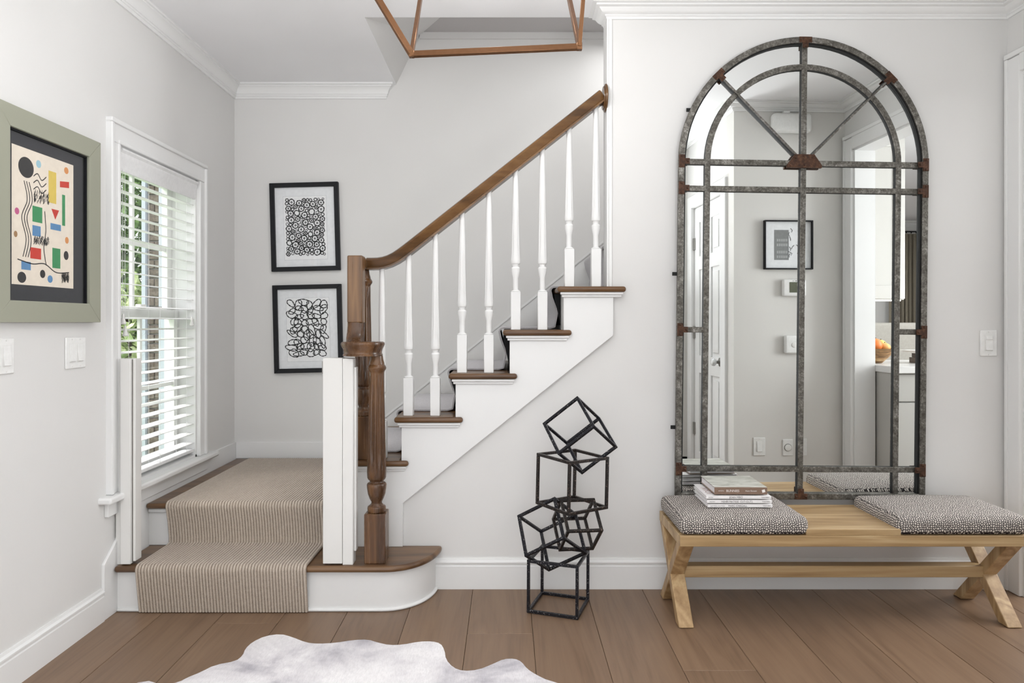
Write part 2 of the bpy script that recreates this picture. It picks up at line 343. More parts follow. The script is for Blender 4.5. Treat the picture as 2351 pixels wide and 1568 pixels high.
    def rbox(s, x0, x1, y0, y1, z0, z1, r, n=10, bulge=0., sub=None):
        c = Vector(((x0+x1)/2, (y0+y1)/2, (z0+z1)/2)); h = Vector(((x1-x0)/2, (y1-y0)/2, (z1-z0)/2))
        def stops(L):
            a = [-L+r*(1-math.cos(PI/2*i/4))*1. for i in range(5)]; mid = [(-L+r)+(2*(L-r))*i/n for i in range(1, n)]
            return a+mid+[-q for q in reversed(a)]
        bm = bmesh.new(); cache = {}
        def vert(p):
            q = Vector([max(-h[i]+r, min(h[i]-r, p[i])) for i in range(3)]); d = Vector(p)-q
            pt = q+d.normalized()*r if d.length > 1e-9 else Vector(p)
            if bulge and pt.z > 0: pt.z += bulge*(1-(pt.x/h.x)**2)*(1-(pt.y/h.y)**2)
            key = tuple(round(t, 6) for t in pt)
            if key not in cache: cache[key] = len(vs); vs.append(c+pt)
            return cache[key]
        vs, fs = [], []; S = [stops(h[i]) for i in range(3)]
        for ax in range(3):
            u, v = (ax+1) % 3, (ax+2) % 3
            for sg in (-1, 1):
                for i in range(len(S[u])-1):
                    for j in range(len(S[v])-1):
                        q = []
                        for (a, b) in ((i, j), (i+1, j), (i+1, j+1), (i, j+1)):
                            p = [0, 0, 0]; p[ax] = sg*h[ax]; p[u] = S[u][a]; p[v] = S[v][b]; q.append(vert(p))
                        if sg < 0: q.reverse()
                        q2 = []
                        for t in q:
                            if t not in q2: q2.append(t)
                        if len(q2) > 2: fs.append(tuple(q2))
        bm.free(); return s.add(vs, fs)

def obj(name, mb, mat, parent=None, bevel=0., seg=2, smooth=True, origin=None, kind=None, label=None):
    me = bpy.data.meshes.new(name); vs = mb.v
    loc = Vector((0, 0, 0))
    if origin is not None:
        loc = Vector(origin); vs = [v-loc for v in vs]
    me.from_pydata([tuple(v) for v in vs], [], mb.f); me.materials.append(mat)
    bm = bmesh.new(); bm.from_mesh(me); bmesh.ops.recalc_face_normals(bm, faces=bm.faces); bm.to_mesh(me); bm.free()
    if smooth:
        me.polygons.foreach_set('use_smooth', [True]*len(me.polygons)); me.set_sharp_from_angle(angle=math.radians(32))
    o = bpy.data.objects.new(name, me); C.objects.link(o); o.location = loc
    if bevel:
        b = o.modifiers.new('bevel', 'BEVEL'); b.width = bevel; b.segments = seg; b.limit_method = 'ANGLE'; b.angle_limit = math.radians(35)
    if parent is not None:
        o.parent = parent
        if not parent.get('_local'): o.matrix_parent_inverse = full_inv(parent)
    if kind: o['kind'] = kind
    if label: o['label'] = label
    return o
def full_inv(p):
    m = Matrix.Translation(p.location)
    if p.parent is not None: m = p.parent.matrix_parent_inverse.inverted() if False else m
    q = p.parent; mi = m.inverted()
    if q is not None: mi = m.inverted()   # parents of parts keep identity placement in the world
    return mi
LOCAL = set()
def thing(name, label, cat, loc=(0, 0, 0), rot=None, group=None):
    o = bpy.data.objects.new(name, None); C.objects.link(o); o.location = loc; o.empty_display_size = .05
    if rot: o.rotation_euler = rot
    o['label'] = label; o['category'] = cat
    if group: o['group'] = group
    return o
def lpart(name, mb, mat, parent, **kw):      # a part given in its thing's own coordinates
    o = obj(name, mb, mat, None, **kw); o.parent = parent; return o
def tag(o, label, cat, group=None):
    o['label'] = label; o['category'] = cat
    if group: o['group'] = group
    return o
def struct(name, mb, mat, parent=None, **kw):
    o = obj(name, mb, mat, parent, **kw)
    if parent is None: o['kind'] = 'structure'
    return o
def sroot(name, loc=(0, 0, 0)):
    o = bpy.data.objects.new(name, None); C.objects.link(o); o.location = loc; o['kind'] = 'structure'; return o
def lettering(name, body, size, mat, parent, loc, rot, align='CENTER', sx=1.):      # a word as a thin mesh, child of its book
    cu = bpy.data.curves.new(name, 'FONT'); cu.body = body; cu.size = size; cu.align_x = align; cu.align_y = 'CENTER'; cu.extrude = .0001; cu.resolution_u = 3
    t_ = bpy.data.objects.new('lettering_source', cu); C.objects.link(t_); bpy.context.view_layer.update()
    me = bpy.data.meshes.new_from_object(t_.evaluated_get(bpy.context.evaluated_depsgraph_get())); bpy.data.objects.remove(t_); bpy.data.curves.remove(cu)
    me.name = name; me.materials.clear(); me.materials.append(mat)
    o = bpy.data.objects.new(name, me); C.objects.link(o); o.parent = parent; o.location = loc; o.rotation_euler = rot; o.scale = (sx, 1, 1); return o

# ------------------------------------------------------------------ room shell
XL, YF, YB, XR, ZC = -1.595, 3.0135, 3.99, 2.206, 2.56
W1 = (2.785, 3.505, .485, 1.90)      # stair window opening: y0, y1, z0, z1
mb = MB(); y0, y1, z0, z1 = W1
mb.box(XL-.16, XL, -2.6, y0, -.02, ZC); mb.box(XL-.16, XL, y1, YB+.12, -.02, ZC); mb.box(XL-.16, XL, y0, y1, -.02, z0); mb.box(XL-.16, XL, y0, y1, z1, ZC)
struct('wall_left', mb, M['wall'])
struct('wall_back', MB().box(XL-.16, 2.4, YB, YB+.12, -.02, 3.0), M['wall'])
struct('wall_front', MB().prism([(-.50, 0), (2.33, 0), (2.33, ZC), (.446, ZC), (.446, 1.25), (-.46, .45), (-.50, .45)], YF, YF+.10, 'y'), M['wall'])
OY0, OY1, OZ = 1.77, 2.92, 2.25      # cased opening in the right wall
mb = MB().box(XR, XR+.125, 1.54, OY0, 0, ZC).box(XR, XR+.125, OY1, YF, 0, ZC).box(XR, XR+.125, OY0, OY1, OZ, ZC)
struct('wall_right', mb, M['wall'])
struct('wall_entry', MB().box(1.49, XR, 1.54, 1.66, 0, ZC), M['wall_grey'])
DY0, DY1, DZ = .84, 1.46, 2.03
struct('wall_closet', MB().box(1.49, 1.60, .70, DY0, 0, ZC).box(1.49, 1.60, DY1, 1.54, 0, ZC).box(1.49, 1.60, DY0, DY1, DZ, ZC), M['wall'])
struct('wall_porch', MB().box(1.10, 1.60, .58, .70, 0, ZC).box(1.10, 1.22, -2.5, .58, 0, ZC), M['wall_grey'])
mb = MB().box(XL-.16, 1.22, -2.6, -2.5, 2.3, ZC).box(XL-.16, -1.45, -2.6, -2.5, 0, 2.3).box(.85, 1.22, -2.6, -2.5, 0, 2.3)
struct('wall_rear', mb, M['wall'])
mb = MB().box(XL-.16, 2.33, -2.6, 3.105, ZC, ZC+.30).box(XL-.16, -.65, 3.105, YB+.12, ZC, ZC+.30)
struct('ceiling', mb, M['ceiling'])
# stairwell above: sloped soffit, upper ceiling, small cornice, end wall
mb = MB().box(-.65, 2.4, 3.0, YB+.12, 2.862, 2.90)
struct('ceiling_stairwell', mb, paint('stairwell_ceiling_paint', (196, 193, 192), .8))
a, b, c, d = (-.652, 3.105, 2.56), (-.51, YB, 2.853), (-.37, 3.76, 2.853), (-.28, 3.105, 2.853)
mb = MB().add([a, b, c, d, (-.65, 3.105, 2.9), (-.65, YB, 2.9), (-.37, 3.76, 2.9), (-.28, 3.105, 2.9), (-.652, YB, 2.56)],
              [(0, 1, 2), (0, 2, 3), (0, 8, 1), (4, 7, 6, 5), (0, 3, 7, 4), (1, 5, 6, 2), (2, 6, 7, 3), (0, 4, 5, 8), (8, 5, 1)])
struct('wall_soffit', mb, M['wall'], smooth=False)
struct('trim_4', MB().box(-.51, 2.3, YB-.018, YB, 2.825, 2.862), M['wall'])
struct('wall_stair_end', MB().box(2.3, 2.4, YF+.10, YB, 0, 2.9), M['wall'])

# crown mouldings
cr = [(0, -.083), (.009, -.083), (.011, -.070), (.015, -.068), (.015, -.060), (.019, -.058), (.023, -.042), (.030, -.029), (.040, -.020), (.044, -.018), (.044, -.012), (.052, -.010), (.052, 0), (0, 0)]
cr2 = [(0, -.052), (.009, -.052), (.012, -.043), (.018, -.040), (.018, -.035), (.026, -.032), (.036, -.026), (.046, -.014), (.060, -.011), (.060, -.004), (.077, -.003), (.077, 0), (0, 0)]
struct('trim_1', MB().sweep([(-.715, YB+.012), (-.715, YB), (XL, YB), (XL, -2.5)], cr, ZC), M['trim'])
struct('trim_2', MB().sweep([(1.10, .70), (1.49, .70), (1.49, 1.66), (XR, 1.66), (XR, YF), (.446, YF), (.446, 3.105)], cr2, ZC), M['trim'])
struct('trim_3', MB().box(.438, .447, YF-.006, YF+.10, 1.33, ZC-.05).box(.447, .462, YF-.006, YF+.001, 1.33, ZC-.05), M['trim'], bevel=.002)

# floor: subfloor plus every plank
fl = struct('floor', MB().box(XL-.16, 2.33, -2.6, YB, -.10, -.0125).box(2.33, 6.2, -3.2, 3.2, -.10, 0), plain('subfloor', (96, 76, 60), .6))
PW, PX0 = .248, -.152
rngp = random.Random(3); fixed = {0: [2.574], -1: [1.75], -2: [1.35], -3: [2.05], 1: [1.5], 2: [1.1], 3: [2.3], -4: [2.66], 5: [1.9]}
for k in range(-6, 10):
    xa, xb = PX0+k*PW, PX0+(k+1)*PW
    if xa > 2.33: break
    br = [-2.5]+sorted(fixed.get(k, [rngp.uniform(.9, 2.7)])+[rngp.uniform(-1.2, .3)])+[3.012]
    for ya, yb in zip(br, br[1:]):
        h = rngp.uniform(-.0004, .0)
        xa2 = max(xa, XL); xb2 = min(xb, 2.33)
        obj('plank', MB().box(xa2+.0007, xb2-.0007, ya+.0007, yb-.0007, -.0125, h), M['plank'], fl, bevel=.0012, seg=1, smooth=False, origin=((xa2+xb2)/2, (ya+yb)/2, 0))

# baseboards and stair skirts
bb = [(0, 0), (.014, 0), (.014, .100), (.011, .104), (.011, .110), (.016, .114), (.016, .120), (.008, .126), (.006, .135), (0, .135)]
struct('baseboard_front', MB().sweep([(XR, YF), (-.33, YF)], bb, 0), M['trim'])
struct('baseboard_left', MB().sweep([(XL, 2.68), (XL, -2.5)], [(o, z*.96) for o, z in bb], 0), M['trim'])
struct('baseboard_landing', MB().prism([(2.68, 0), (2.68, .22), (2.77, .29), (2.88, .40), (3.0, .475), (YB, .475), (YB, 0)], XL, XL+.012, 'x'), M['trim'], bevel=.002)
mb = MB().box(XL+.012, -.78, YB-.012, YB, .38, .475)
mb.prism([(-.78, .38), (-.78, .57), (1.1, 2.077), (2.2, 2.95), (2.2, 1.9), (.3, .38)], YB-.014, YB, 'y')
struct('baseboard_back', mb, M['trim'], bevel=.002)
struct('trim_5', MB().prism([(-.78, .562), (-.78, .578), (1.1, 2.085), (1.1, 2.069)], YB-.02, YB-.013, 'y'), M['trim'])

# cased opening in the right wall
op = sroot('trim_6', (XR, 2.3, 0))
cw = .09
obj('casing', MB().box(XR-.018, XR+.004, OY0-cw, OY0, 0, OZ+cw-.02).box(XR-.024, XR+.004, OY0-cw-.0015, OY0-cw+.018, 0, OZ+cw-.019).box(XR-.022, XR+.004, OY0-.014, OY0+.001, 0, OZ), M['trim'], op, bevel=.003)
obj('casing', MB().box(XR-.018, XR+.004, OY1, YF-.0135, 0, OZ+cw-.02).box(XR-.024, XR+.004, YF-.03, YF-.012, 0, OZ+cw-.019), M['trim'], op, bevel=.003)
obj('casing', MB().box(XR-.0175, XR+.004, OY0-.001, OY1+.001, OZ-.001, OZ+cw-.01).box(XR-.025, XR+.004, OY0-cw-.003, YF-.011, OZ+cw-.018, OZ+cw+.004), M['trim'], op, bevel=.003)
obj('jamb', MB().box(XR-.001, XR+.128, OY0-.004, OY0+.012, 0, OZ-.002).box(XR-.001, XR+.128, OY1-.012, OY1+.004, 0, OZ-.002).box(XR-.0015, XR+.129, OY0-.002, OY1+.002, OZ-.012, OZ+.004), M['trim'], op)

# ------------------------------------------------------------------ stair window with its sashes
win = sroot('window_1', (XL, 3.145, .47))
def casing_board(pts_y, pts_z): return MB().box(XL, XL+.016, *pts_y, *pts_z)
XC = XL-.006
obj('casing', MB().box(XC, XL+.016, y0-.072, y0, z0, z1).box(XC, XL+.026, y0-.0735, y0-.055, z0+.001, z1+.0745).box(XC, XL+.02, y0-.016, y0+.001, z0+.001, z1-.001), M['trim'], win, bevel=.004)
obj('casing', MB().box(XC, XL+.016, y1, y1+.072, z0, z1).box(XC, XL+.026, y1+.055, y1+.0735, z0+.001, z1+.0745).box(XC, XL+.02, y1-.001, y1+.016, z0+.001, z1-.001), M['trim'], win, bevel=.004)
obj('casing', MB().box(XC, XL+.016, y0-.072, y1+.072, z1, z1+.092).box(XC, XL+.0265, y0-.074, y1+.074, z1+.075, z1+.0935).box(XC, XL+.02, y0-.0122, y1+.0122, z1-.001, z1+.016), M['trim'], win, bevel=.004)
obj('sill', MB().box(XL-.10, XL+.05, y0-.125, y1+.16, z0-.026, z0), M['trim'], win, bevel=.008, seg=3)
obj('apron', MB().box(XL, XL+.017, y0-.085, y1+.085, z0-.085, z0-.026), M['trim'], win, bevel=.003)
obj('jamb', MB().box(XL-.16, XL, y0-.001, y0+.014, z0, z1).box(XL-.16, XL, y1-.014, y1+.001, z0, z1).box(XL-.16, XL, y0, y1, z1-.014, z1+.001).box(XL-.16, XL, y0, y1, z0-.001, z0+.012), M['trim'], win)
def sash(zb, zt, x):
    fr = MB().box(x, x+.03, y0+.014, y0+.06, zb, zt).box(x, x+.03, y1-.06, y1-.014, zb, zt).box(x, x+.03, y0+.06, y1-.06, zb, zb+.05).box(x, x+.03, y0+.06, y1-.06, zt-.04, zt)
    s_ = obj('sash', fr, M['trim'], win, bevel=.003)
    ym = (y0+y1)/2
    o = obj('muntin', MB().box(x+.008, x+.022, ym-.009, ym+.009, zb+.049, zt-.039), M['trim'], s_); o.matrix_parent_inverse = Matrix()
    o = obj('muntin', MB().box(x+.0088, x+.0212, y0+.059, y1-.059, (zb+zt)/2-.009, (zb+zt)/2+.009), M['trim'], s_); o.matrix_parent_inverse = Matrix()
    o = obj('pane', MB().box(x+.013, x+.016, y0+.06, y1-.06, zb+.05, zt-.04), M['winglass'], s_); o.matrix_parent_inverse = Matrix()
sash(1.19, z1-.014, XL-.15); sash(z0+.012, 1.235, XL-.115)
obj('sash_lock', MB().box(XL-.085, XL-.06, 3.08, 3.13, 1.235, 1.255), M['plastic'], win, bevel=.003)

# white slatted blind hung in the window
bl = thing('window_blind', 'white horizontal slatted blind lowered over the tall stair window', 'blind', (XL-.03, 3.145, .5))
xb = XL-.031
obj('headrail', MB().box(xb-.025, xb+.02, y0+.018, y1-.018, 1.84, 1.884), M['slat'], bl)
vp = [(0, 1.80), (.006, 1.80), (.010, 1.812), (.010, 1.845), (.018, 1.862), (.018, 1.872), (.026, 1.882), (.026, 1.888), (0, 1.888)]
obj('valance', MB().prism([(XL-.008+a, b) for a, b in vp], y0+.016, y1-.016, 'y'), M['slat'], bl)
prof = [(-.025, 0, .0), (-.0125, .0016, 0), (0, .0022, 0), (.0125, .0016, 0), (.025, 0, 0)]
tl = math.radians(5)
def slat(zc):
    vs, fs = [], []
    up = []
    for (a, c_, _) in prof: up.append((a, c_+.0012))
    loop = up+[(a, c_-.0012) for (a, c_, _) in reversed(prof)]
    pts = []
    for a, c_ in loop: pts.append((xb+a*math.cos(tl)+c_*math.sin(tl), zc-a*math.sin(tl)+c_*math.cos(tl)))
    return MB().prism(pts, y0+.02, y1-.02, 'y')
zs = [.560+.0485*i for i in range(26)]
s0 = obj('slat', slat(0), M['slat'], bl); s0.location = (0, 0, zs[0])
for z in zs[1:]:
    s_ = s0.copy(); C.objects.link(s_); s_.parent = bl; s_.matrix_parent_inverse = s0.matrix_parent_inverse.copy(); s_.location = (0, 0, z)
obj('bottom_rail', MB().box(xb-.025, xb+.025, y0+.02, y1-.02, .512, .527), M['slat'], bl, bevel=.003)
for yy in (y0+.10, (y0+y1)/2, y1-.10):
    obj('ladder_cord', MB().tube([(xb+.026, yy, .52), (xb+.026, yy, 1.85)], .0009, 5).tube([(xb-.026, yy, .52), (xb-.026, yy, 1.85)], .0009, 5), M['slat'], bl)
tas = [(.001, .045), (.004, .043), (.005, .034), (.007, .022), (.011, .008), (.012, .003), (.009, 0), (.002, -.001)]
for yy, zz in ((y0+.045, 1.165), (y0+.062, 1.115), (y1-.06, 1.155)):
    pc = obj('pull_cord', MB().tube([(xb+.031, yy, zz+.04), (xb+.031, yy, 1.85)], .001, 5), M['slat'], bl)
    o = obj('tassel', MB().lathe(tas, (xb+.033, yy, zz), 14), M['gatepaint'], pc); o.matrix_parent_inverse = Matrix()

# ------------------------------------------------------------------ staircase
st = thing('staircase', 'white painted staircase with brown wooden treads turning right at a carpeted landing', 'staircase', (-.9, 3.0, 0))
TH = .025
def arc(cx, cy, rx, ry, a0, a1, n): return [(cx+rx*math.cos(a0+(a1-a0)*i/n), cy+ry*math.sin(a0+(a1-a0)*i/n)) for i in range(n+1)]
t1 = [(XL+.012, 3.02), (XL+.012, 2.742), (-.50, 2.742)]+arc(-.50, 3.012, .212, .27, -PI/2, 0, 14)[1:]
obj('tread', MB().prism(t1, .19-TH, .19, 'z'), M['tread'], st, bevel=.011, seg=3)
r1 = [(XL+.012, 3.01), (XL+.012, 2.772), (-.51, 2.772)]+arc(-.51, 3.012, .195, .24, -PI/2, 0, 14)[1:]
obj('riser', MB().prism(r1, 0, .19-TH, 'z'), M['trim'], st)
rs = [(XL+.012, 3.01), (XL+.012, 2.762), (-.51, 2.762)]+arc(-.51, 3.012, .206, .25, -PI/2, 0, 14)[1:]
obj('shoe_moulding', MB().prism(rs, 0, .014, 'z'), M['trim'], st, bevel=.006)
obj('riser', MB().box(XL+.012, -.745, 3.015, 3.03, .19, .38-TH), M['trim'], st)
obj('cove_moulding', MB().box(XL+.012, -.745, 3.002, 3.015, .335, .38-TH), M['trim'], st, bevel=.006)
obj('landing_board', MB().prism([(XL+.012, YB-.012), (XL+.012, 2.985), (-.745, 2.985), (-.70, YB-.014)][::-1], .38-TH, .38, 'z'), M['tread'], st, bevel=.011, seg=3)
nX = lambda k: -.494+.237*(k-4)
zk = lambda k: .19*k
YN = 2.963
for k in range(3, 11):
    n = nX(k); vis = k <= 7
    if vis: pts = [(n, YN), (n+.30, YN), (n+.30, YN+.028), (n+.268, YN+.028), (n+.268, YB-.016), (n, YB-.016)]
    else: pts = [(n, 3.118), (n+.268, 3.118), (n+.268, YB-.016), (n, YB-.016)]
    obj('tread', MB().prism(pts, zk(k)-TH, zk(k), 'z'), M['treadend'], st, bevel=.0115, seg=3)
    ya = 3.02 if k <= 7 else 3.118
    obj('riser', MB().box(n+.03, n+.045, ya, YB-.016, zk(k-1), zk(k)-TH), M['trim'], st)
    if vis:
        obj('cove_moulding', MB().box(n+.014, n+.288, YN+.010, YN+.027, zk(k)-TH-.011, zk(k)-TH).box(n+.020, n+.282, YN+.018, YN+.027, zk(k)-TH-.022, zk(k)-TH-.010), M['trim'], st, bevel=.003)
S = [(-.76, .19), (-.76, zk(3)-TH)]
for k in range(4, 8): S += [(nX(k)+.03, zk(k-1)-TH), (nX(k)+.03, zk(k)-TH)]
S += [(.464, zk(7)-TH), (.464, 1.116), (-.458, .381), (-.458, .19)]
obj('stringer', MB().prism(S, 2.990, YF, 'y'), M['trim'], st, bevel=.0015, seg=1)

# ribbed carpet runners
def runner(path, x0, x1, pitch, hgt, lateral_axis):
    P = [Vector(p) for p in path]; nr = int((x1-x0)/pitch); cols = []
    for i in range(nr):
        for q, hh in ((.0, 0.), (.22, .75), (.5, 1.), (.78, .75)): cols.append((x0+(i+q)*pitch, hh))
    cols.append((x0+nr*pitch, 0.))
    vs, fs = [], []; n = len(P)
    for i, p in enumerate(P):
        d = (P[min(i+1, n-1)]-P[max(i-1, 0)]).normalized(); nm = Vector((-d.y, d.x))
        for (x, hh) in cols:
            o = p+nm*(hgt*hh); vs.append((x, o.x, o.y) if lateral_axis == 'x' else (o.x, x, o.y))
        # closing back row
    m_ = len(cols); base = len(vs)
    for i, p in enumerate(P):
        d = (P[min(i+1, n-1)]-P[max(i-1, 0)]).normalized(); nm = Vector((-d.y, d.x)); o = p-nm*.006
        for x in (x0, x0+nr*pitch): vs.append((x, o.x, o.y) if lateral_axis == 'x' else (o.x, x, o.y))
    for i in range(n-1):
        for j in range(m_-1): fs.append((i*m_+j, i*m_+j+1, (i+1)*m_+j+1, (i+1)*m_+j))
        a, b = base+2*i, base+2*(i+1)
        fs.append((a, b, b+1, a+1)); fs.append((a, i*m_, (i+1)*m_, b)); fs.append((a+1, b+1, (i+1)*m_+m_-1, i*m_+m_-1))
    return MB().add(vs, fs)
def dense(pts, step=.02):
    out = []
    for a, b in zip(pts, pts[1:]):
        a, b = Vector(a), Vector(b); k = max(1, int((b-a).length/step))
        out += [tuple(a.lerp(b, i/k)) for i in range(k)]
    return out+[pts[-1]]
def nose(yn, zt, r=.017):     # around a nosing whose front is yn and top is zt
    c = (yn+.011, zt-.011); return [(c[0]+(r+.003)*math.cos(t), c[1]+(r+.003)*math.sin(t)) for t in [PI+i*(-PI/2)/6 for i in range(7)]]
p1 = [(2.757, .004), (2.748, .06), (2.738, .12)]+nose(2.738, .19)+[(2.80, .199), (2.975, .199), (3.000, .205), (3.001, .23), (2.990, .30)]+nose(2.981, .38)+[(3.06, .388), (3.93, .388)]
rn = obj('stair_runner', runner([(a, b) for a, b in dense(p1)], -1.489, -.796, .0122, .0046, 'x'), M['carpet'])
tag(rn, 'beige ribbed wool runner covering the two lower steps and the landing', 'carpet')
p2 = [(-.93, .386), (-.76, .386), (-.712, .392), (-.704, .42)]
for k in range(3, 11):
    n = nX(k); z = zk(k)
    p2 += [(n+.012, z-.11), (n-.012, z-.045)]+[(a, b) for a, b in nose(n-.010, z)]+[(n+.06, z+.008), (n+.215, z+.008), (n+.237, z+.014)]
rn2 = obj('stair_runner', runner(dense(p2, .03), 3.16, 3.87, .0142, .003, 'y'), M['carpet2'])
tag(rn2, 'pale grey carpet runner climbing the upper flight behind the white balusters', 'carpet')
ul = MB()  # black wedges standing in for shade between carpet and risers
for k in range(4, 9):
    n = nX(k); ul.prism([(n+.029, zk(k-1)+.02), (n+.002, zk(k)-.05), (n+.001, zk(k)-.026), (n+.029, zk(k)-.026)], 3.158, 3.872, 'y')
obj('riser_shade', ul, M['riser_shade'], rn2, label='black wedges for the shade behind the carpet on the risers')

# ------------------------------------------------------------------ stair railing
ra = thing('stair_railing', 'brown wooden handrail on white turned balusters with two brown newel posts', 'railing', (-.1, 3.03, .57))
RY = 3.032
turn = [(.036, 0), (.038, .012), (.037, .022), (.026, .030), (.022, .036), (.022, .042), (.029, .055), (.036, .075), (.0395, .098), (.0405, .112), (.038, .118), (.030, .122), (.028, .128), (.035, .134), (.0385, .142), (.0395, .165)]
turn += [(.0395-.0085*(i/8), .17+.40*(i/8)) for i in range(1, 9)]
turn += [(.031, .575), (.033, .580), (.0385, .588), (.0395, .594), (.036, .602), (.032, .606), (.031, .614), (.027, .628), (.025, .645)]
def newel(x, y, zb, zt_block):
    o = obj('newel_post', MB().box(x-.043, x+.043, y-.043, y+.043, zb, zt_block).lathe([(r, zt_block+z) for r, z in turn], (x, y, 0), 48, (zt_block+.165, zt_block+.565, .24, 10)), M['newel'], ra, bevel=.003, seg=1)
    return o
newel(-.540, 2.820, .19, .392); newel(-.640, 3.035, .57, .760)
cap = [(.074, 1.035), (.081, 1.036), (.081, 1.041), (.078, 1.044), (.077, 1.050), (.080, 1.062), (.086, 1.074), (.0895, 1.082), (.0885, 1.089), (.083, 1.093), (.02, 1.094)]
obj('rail_cap', MB().lathe(cap, (-.596, 2.815, 0), 40), M['newel'], ra, label='dark round rail cap on the front newel')
gn = MB().box(-.682, -.616, 2.900, 2.962, 1.17, 1.458)
obj('gooseneck', gn, M['neck'], ra, bevel=.006, seg=3, label='upright square gooseneck with bold wood grain')
rp = [(-.030, -.027), (.030, -.027), (.030, -.020), (.019, -.014), (.027, .004), (.031, .014), (.026, .022), (.014, .027), (-.014, .027), (-.026, .022), (-.031, .014), (-.027, .004), (-.019, -.014), (-.030, -.020)]
obj('gooseneck_foot', MB().section([(-.649, 2.931, 1.19), (-.649, 2.930, 1.16), (-.650, 2.922, 1.125), (-.650, 2.905, 1.095), (-.645, 2.88, 1.075), (-.63, 2.84, 1.066)], [(a*1.08, b*1.1) for a, b in rp], (-1, 0, 0)), M['newel'], ra)
obj('handrail', MB().box(-.681, -.617, 2.955, 3.055, 1.405, 1.456), M['rail'], ra, bevel=.01, seg=3)
bot = [(-.622, 1.405), (-.600, 1.405), (-.57, 1.406), (-.54, 1.411), (-.512, 1.420), (-.48, 1.436), (-.445, 1.460), (-.40, 1.4945), (-.30, 1.5735), (.10, 1.8895), (.438, 2.1565)]
ctr = []
for i, p in enumerate(bot):
    d = (Vector(bot[min(i+1, len(bot)-1)])-Vector(bot[max(i-1, 0)])).normalized(); ctr.append((p[0]-d.y*.027, RY, p[1]+d.x*.027))
ctr[0] = (-.622, RY, 1.432)
obj('handrail', MB().section(ctr, rp, (0, -1, 0)), M['rail'], ra)
obj('rosette', MB().lathe([(.060, 0), (.062, -.004), (.060, -.009), (.052, -.012), (.050, -.016)], (.4405, RY+.006, 2.170), 32, None, 'x'), M['rail'], ra, bevel=.0)
def rail_bottom(x):
    for (xa, za), (xc, zc) in zip(bot, bot[1:]):
        if xa <= x <= xc: return za+(zc-za)*(x-xa)/(xc-xa)
for k in range(9):
    x = -.557+.1187*k; zb = .57 if k == 0 else .76+.19*((k-1)//2); zt = rail_bottom(x)+.012
    b = MB().box(x-.0215, x+.0215, RY-.0215, RY+.0215, zb, zb+.168)
    L = zt-(zb+.31); h0 = zb+.168
    p = [(.0205, 0), (.0205, .004), (.0122, .008), (.0122, .014), (.012, .018), (.0125, .026), (.0122, .060), (.0195, .092), (.0195, .106), (.0122, .112), (.0145, .115), (.0145, .121), (.0195, .125), (.0205, .133), (.0205, .142)]
    p = [(r, h0+z) for r, z in p]; q0 = h0+.142; fl_end = q0+L*.52
    for i in range(1, 15): t = i/14; p.append((.0205-.0095*t**.9, q0+(zt-q0)*t))
    obj('baluster', b.lathe(p, (x, RY, 0), 32, (q0+.004, fl_end, .2, 8)), M['trim'], ra, bevel=.002, seg=1)

# ------------------------------------------------------------------ gate posts standing on the first step
g1 = thing('gate_post', 'white square gate post on the bottom step against the left wall', 'gate post', (-1.54, 2.78, .19))
obj('mounting_board', MB().box(-1.590, -1.563, 2.77, 2.800, .19, 1.026), M['gatepaint'], g1, bevel=.002)
obj('housing', MB().box(-1.563, -1.522, 2.755, 2.805, .196, 1.026), M['gatepaint'], g1, bevel=.002)
obj('channel', MB().box(-1.5225, -1.5172, 2.768, 2.803, .20, 1.022), M['steel'], g1)
obj('channel_strip', MB().box(-1.5172, -1.507, 2.765, 2.812, .205, 1.026), M['gatepaint'], g1, bevel=.002)
g2 = thing('gate_post', 'wide white gate post on the bottom step beside the brown front newel', 'gate post', (-.685, 2.79, .19))
obj('housing', MB().box(-.747, -.669, 2.762, 2.815, .196, 1.028), M['gatepaint'], g2, bevel=.002)
obj('mounting_board', MB().box(-.668, -.626, 2.765, 2.82, .19, 1.026), M['gatepaint'], g2, bevel=.002)
obj('channel_strip', MB().box(-.626, -.617, 2.785, 2.82, .24, .99), M['gatepaint'], g2, bevel=.002)
obj('latch_plate', MB().box(-.751, -.747, 2.765, 2.79, .965, 1.015), M['steel'], g2)

# ------------------------------------------------------------------ arched mirror
mi = thing('arched_mirror', 'tall arched window-pane mirror in galvanised metal with rusty brackets above the bench', 'mirror', (1.290, 2.986, 1.866), (0, .0107, .0215))
RO, RI, BW = .5355, .420, .0255
HB = [0., -.116, -1.333]; ZB = -1.450; ZM = -.730
def pol(r, a): return (r*math.cos(a), r*math.sin(a))
def arcp(r, a0, a1, n=10): return [pol(r, a0+(a1-a0)*i/n) for i in range(n+1)]
g = .0012
def pane(pts):
    cx = sum(p[0] for p in pts)/len(pts); cy = sum(p[1] for p in pts)/len(pts)
    lpart('pane', MB().prism([(cx+(x-cx)*.998, cy+(z-cy)*.998) for x, z in pts], 0, .004, 'y'), M['mirror'], mi, smooth=False)
for q in range(4):
    a0, a1 = q*PI/4, (q+1)*PI/4
    pane([(0, 0)]+arcp(RI, a0, a1)); pane(arcp(RO, a0, a1)+arcp(RI, a1, a0))
def cell(x0, x1, z0, z1): pane([(x0, z0), (x1, z0), (x1, z1), (x0, z1)])
for (xa, xc) in ((-RO, -RI), (-RI, 0), (0, RI), (RI, RO)):
    cell(xa, xc, HB[1], HB[0]); cell(xa, xc, ZB, HB[2])
for (xa, xc) in ((-RI, 0), (0, RI)): cell(xa, xc, HB[2], HB[1])
for (xa, xc) in ((-RO, -RI), (RI, RO)): cell(xa, xc, ZM, HB[1]); cell(xa, xc, HB[2], ZM)
